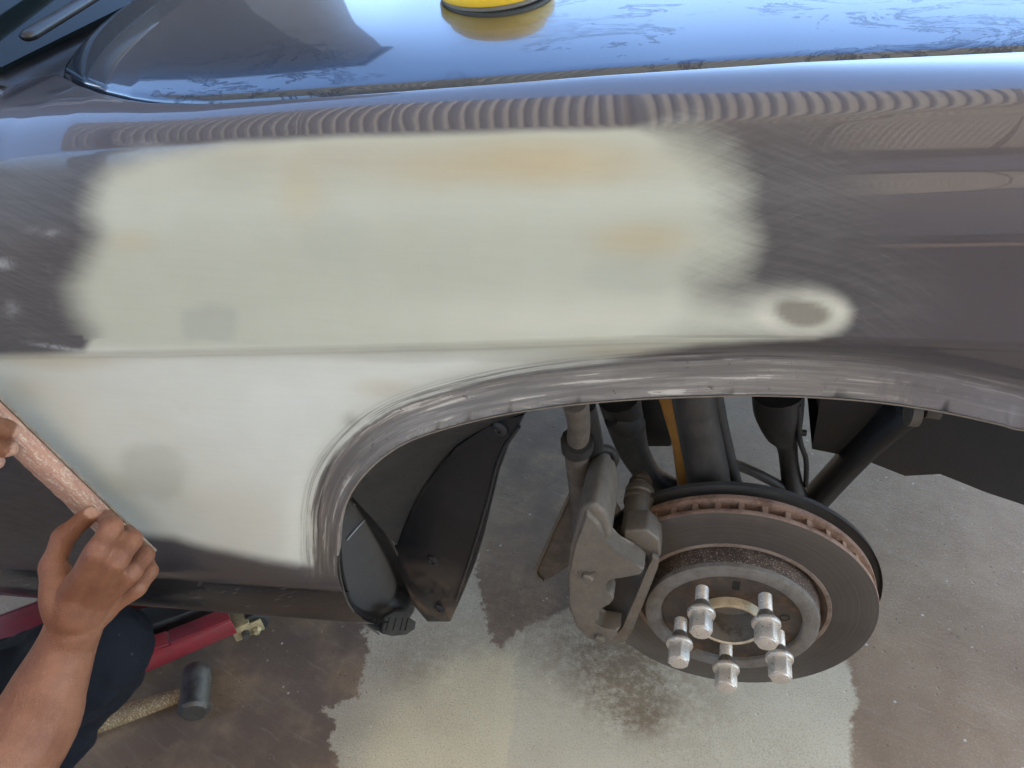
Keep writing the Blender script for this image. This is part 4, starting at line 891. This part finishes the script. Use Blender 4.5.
# trunk, neck and head
pel = np.array([-1.09, -.34, .30]); che = np.array([-1.03, -.345, .66]); nk = np.array([-1.0, -.34, .80])
limb([pel, .5*(pel+che)+np.array([-.03, 0, 0]), che, nk+np.array([-.01, 0, -.04])], [.13, .125, .14, .085], 5, 24)
limb([shR, che+np.array([0, 0, .07]), shL], [.056, .075, .056], 4, 18)
hd = np.array([-.945, -.325, .955]); fwd = np.array([.78, .42, -.46]); fwd /= np.linalg.norm(fwd); hsd = np.cross(fwd, [0, 0, 1.]); hsd /= np.linalg.norm(hsd); hup = np.cross(hsd, fwd)
limb([nk+np.array([-.01, 0, -.04]), nk, hd-hup*.05-fwd*.01], [.062, .056, .056], 4, 18)
limb([hd-hup*.055+fwd*.035, hd-hup*.01+fwd*.015, hd+hup*.045-fwd*.005], [.050, .074, .080], 4, 20)
limb([hd-hup*.085+fwd*.055, hd-hup*.06+fwd*.045], [.026, .04], 3)
limb([hd+hup*.012+fwd*.082, hd-hup*.018+fwd*.098], [.008, .013], 3, 10)
limb([hd-hup*.052-hsd*.018+fwd*.083, hd-hup*.05+fwd*.090, hd-hup*.052+hsd*.018+fwd*.083], [.004, .007, .004], 3, 8)
for s in (-1, 1):
    limb([hd-hup*.02+hsd*.078*s, hd+hup*.02+hsd*.082*s], [.010, .014], 3, 10, .5)
    limb([hd+hup*.03+hsd*.012*s+fwd*.083, hd+hup*.032+hsd*.045*s+fwd*.07], [.008, .007], 3, 8)
# legs (inside the trousers)
K = YP(104, 648, -.03); hipL = np.array([-1.08, -.24, .255]); anL = np.array([-1.03, -.10, .10])
hipR = np.array([-1.05, -.45, .27]); KR = np.array([-.80, -.54, .085]); anR = np.array([-1.18, -.47, .09])
limb([hipL, .5*(hipL+K), K], [.08, .07, .048]); limb([K, .5*(K+anL), anL], [.048, .045, .032]); limb([pel, hipL], [.10, .085]); limb([pel, hipR], [.10, .085])
limb([hipR, .5*(hipR+KR), KR], [.08, .07, .05]); limb([KR, .5*(KR+anR), anR], [.048, .045, .032])
def remeshed(name, bm, voxel, smooth, mat, parent, disp=0., dsc=.05):
    me0 = bpy.data.meshes.new(name+'_raw'); bm.to_mesh(me0); bm.free(); o = bpy.data.objects.new(name+'_raw', me0); COL.objects.link(o)
    r = o.modifiers.new('r', 'REMESH'); r.mode = 'VOXEL'; r.voxel_size = voxel
    s = o.modifiers.new('s', 'SMOOTH'); s.factor = .5; s.iterations = smooth
    dg = bpy.context.evaluated_depsgraph_get(); dg.update(); me = bpy.data.meshes.new_from_object(o.evaluated_get(dg))
    bpy.data.objects.remove(o); bpy.data.meshes.remove(me0)
    me.name = name; me.materials.clear(); me.materials.append(mat); me.shade_smooth()
    q = bpy.data.objects.new(name, me); COL.objects.link(q); setparent(q, parent)
    if disp:
        n = len(me.vertices); co = np.empty(n*3, np.float32); me.vertices.foreach_get('co', co); co = co.reshape(-1, 3)
        no = np.empty(n*3, np.float32); me.vertex_normals.foreach_get('vector', no); no = no.reshape(-1, 3)
        h = np.array([mnoise.fractal(Vector(c)/dsc, 1.0, 2.0, 3) for c in co]); me.vertices.foreach_set('co', (co+no*(h*disp)[:, None]).ravel()); me.update()
    return q
bmesh.ops.recalc_face_normals(bm, faces=bm.faces)
body = remeshed('body', bm, .0022, 2, M['skin'], per)
n = len(body.data.vertices); co = np.empty(n*3, np.float32); body.data.vertices.foreach_get('co', co); co = co.reshape(-1, 3)
nail = np.zeros(n)
for P_, k_ in tips:
    if k_ in ('thumb', 'left'):
        a, t = P_[-2], P_[-1]; d = (t-a)/np.linalg.norm(t-a); tv = CAM-t; tv /= np.linalg.norm(tv); sdv = np.cross(d, tv); sdv /= np.linalg.norm(sdv); upv = np.cross(sdv, d)
        c = t+d*.002; r = co-c; x, y, z = r@d, r@sdv, r@upv
        w_ = sstep(1.15, .9, (np.abs(x/.0068)**3+np.abs(y/.0058)**3)**(1/3))*(z > .0035)
        nail = np.maximum(nail, w_)
        nrm = upv[None]*(w_*.0006)[:, None]; co = co+nrm
body.data.vertices.foreach_set('co', co.astype(np.float32).ravel()); body.data.update()
fattr(body, 'nail', nail)
# trousers, shirt, shoes, hair
bm = bmesh.new()
limb([hipL, .5*(hipL+K)+np.array([0, 0, .005]), K*.9+hipL*.1, K], [.105, .090, .066, .057], 6, 22); limb([K, .5*(K+anL), anL+np.array([0, 0, .02])], [.058, .062, .05], 5, 20)
limb([hipR, .5*(hipR+KR), KR], [.105, .085, .062], 6, 22); limb([KR, .5*(KR+anR), anR], [.06, .06, .05], 5, 20)
limb([hipL, pel, hipR], [.10, .135, .10], 4, 22); limb([pel, pel+np.array([-.02, 0, .10])], [.14, .135], 3, 22)
bmesh.ops.recalc_face_normals(bm, faces=bm.faces); remeshed('trousers', bm, .006, 4, M['denim'], per, .012, .07)
bm = bmesh.new()
limb([pel+np.array([-.02, 0, .08]), .5*(pel+che)+np.array([-.03, 0, 0]), che, nk+np.array([-.01, 0, -.045])], [.142, .140, .155, .088], 5, 26)
limb([shR, che+np.array([0, 0, .07]), shL], [.066, .085, .066], 4, 20)
limb([.45*elb+.55*shR, shR], [.064, .068], 3, 20); limb([.45*elL+.55*shL, shL], [.064, .068], 3, 20)
bmesh.ops.recalc_face_normals(bm, faces=bm.faces); remeshed('shirt', bm, .008, 4, M['shirt'], per, .012, .09)
for an, di in ((anL, np.array([.85, .1, 0])), (anR, np.array([-.8, .1, -.02]))):
    bm = bmesh.new(); di = di/np.linalg.norm(di); g0 = np.array([an[0], an[1], .042])
    if an is anR: limb([an, g0*[1, 1, 1]-di*.0+np.array([0, 0, .0]), g0+di*.10+np.array([0, 0, .005])], [.042, .040, .036], 4, 16)
    else: limb([an+np.array([0, 0, .01]), g0-di*.05, g0+di*.06, g0+di*.14-np.array([0, 0, .008])], [.045, .040, .040, .032], 4, 16)
    bmesh.ops.recalc_face_normals(bm, faces=bm.faces); remeshed('shoe', bm, .006, 3, M['rubber'], per)
bm = bmesh.new(); limb([hd+hup*.035-fwd*.03, hd+hup*.058-fwd*.008], [.082, .082], 3, 20); limb([hd-fwd*.045-hup*.02, hd-fwd*.03+hup*.03], [.062, .078], 3, 20)
bmesh.ops.recalc_face_normals(bm, faces=bm.faces); remeshed('hair', bm, .005, 2, M['hair'], per, .006, .02)
for s in (-1, 1): lathe('eye', [(0, -.009), (.006, -.006), (.0085, 0), (.006, .006), (.003, .008), (0, .0085)], hd+hup*.014+hsd*.031*s+fwd*.070, fwd, M['eye'], per, 20)
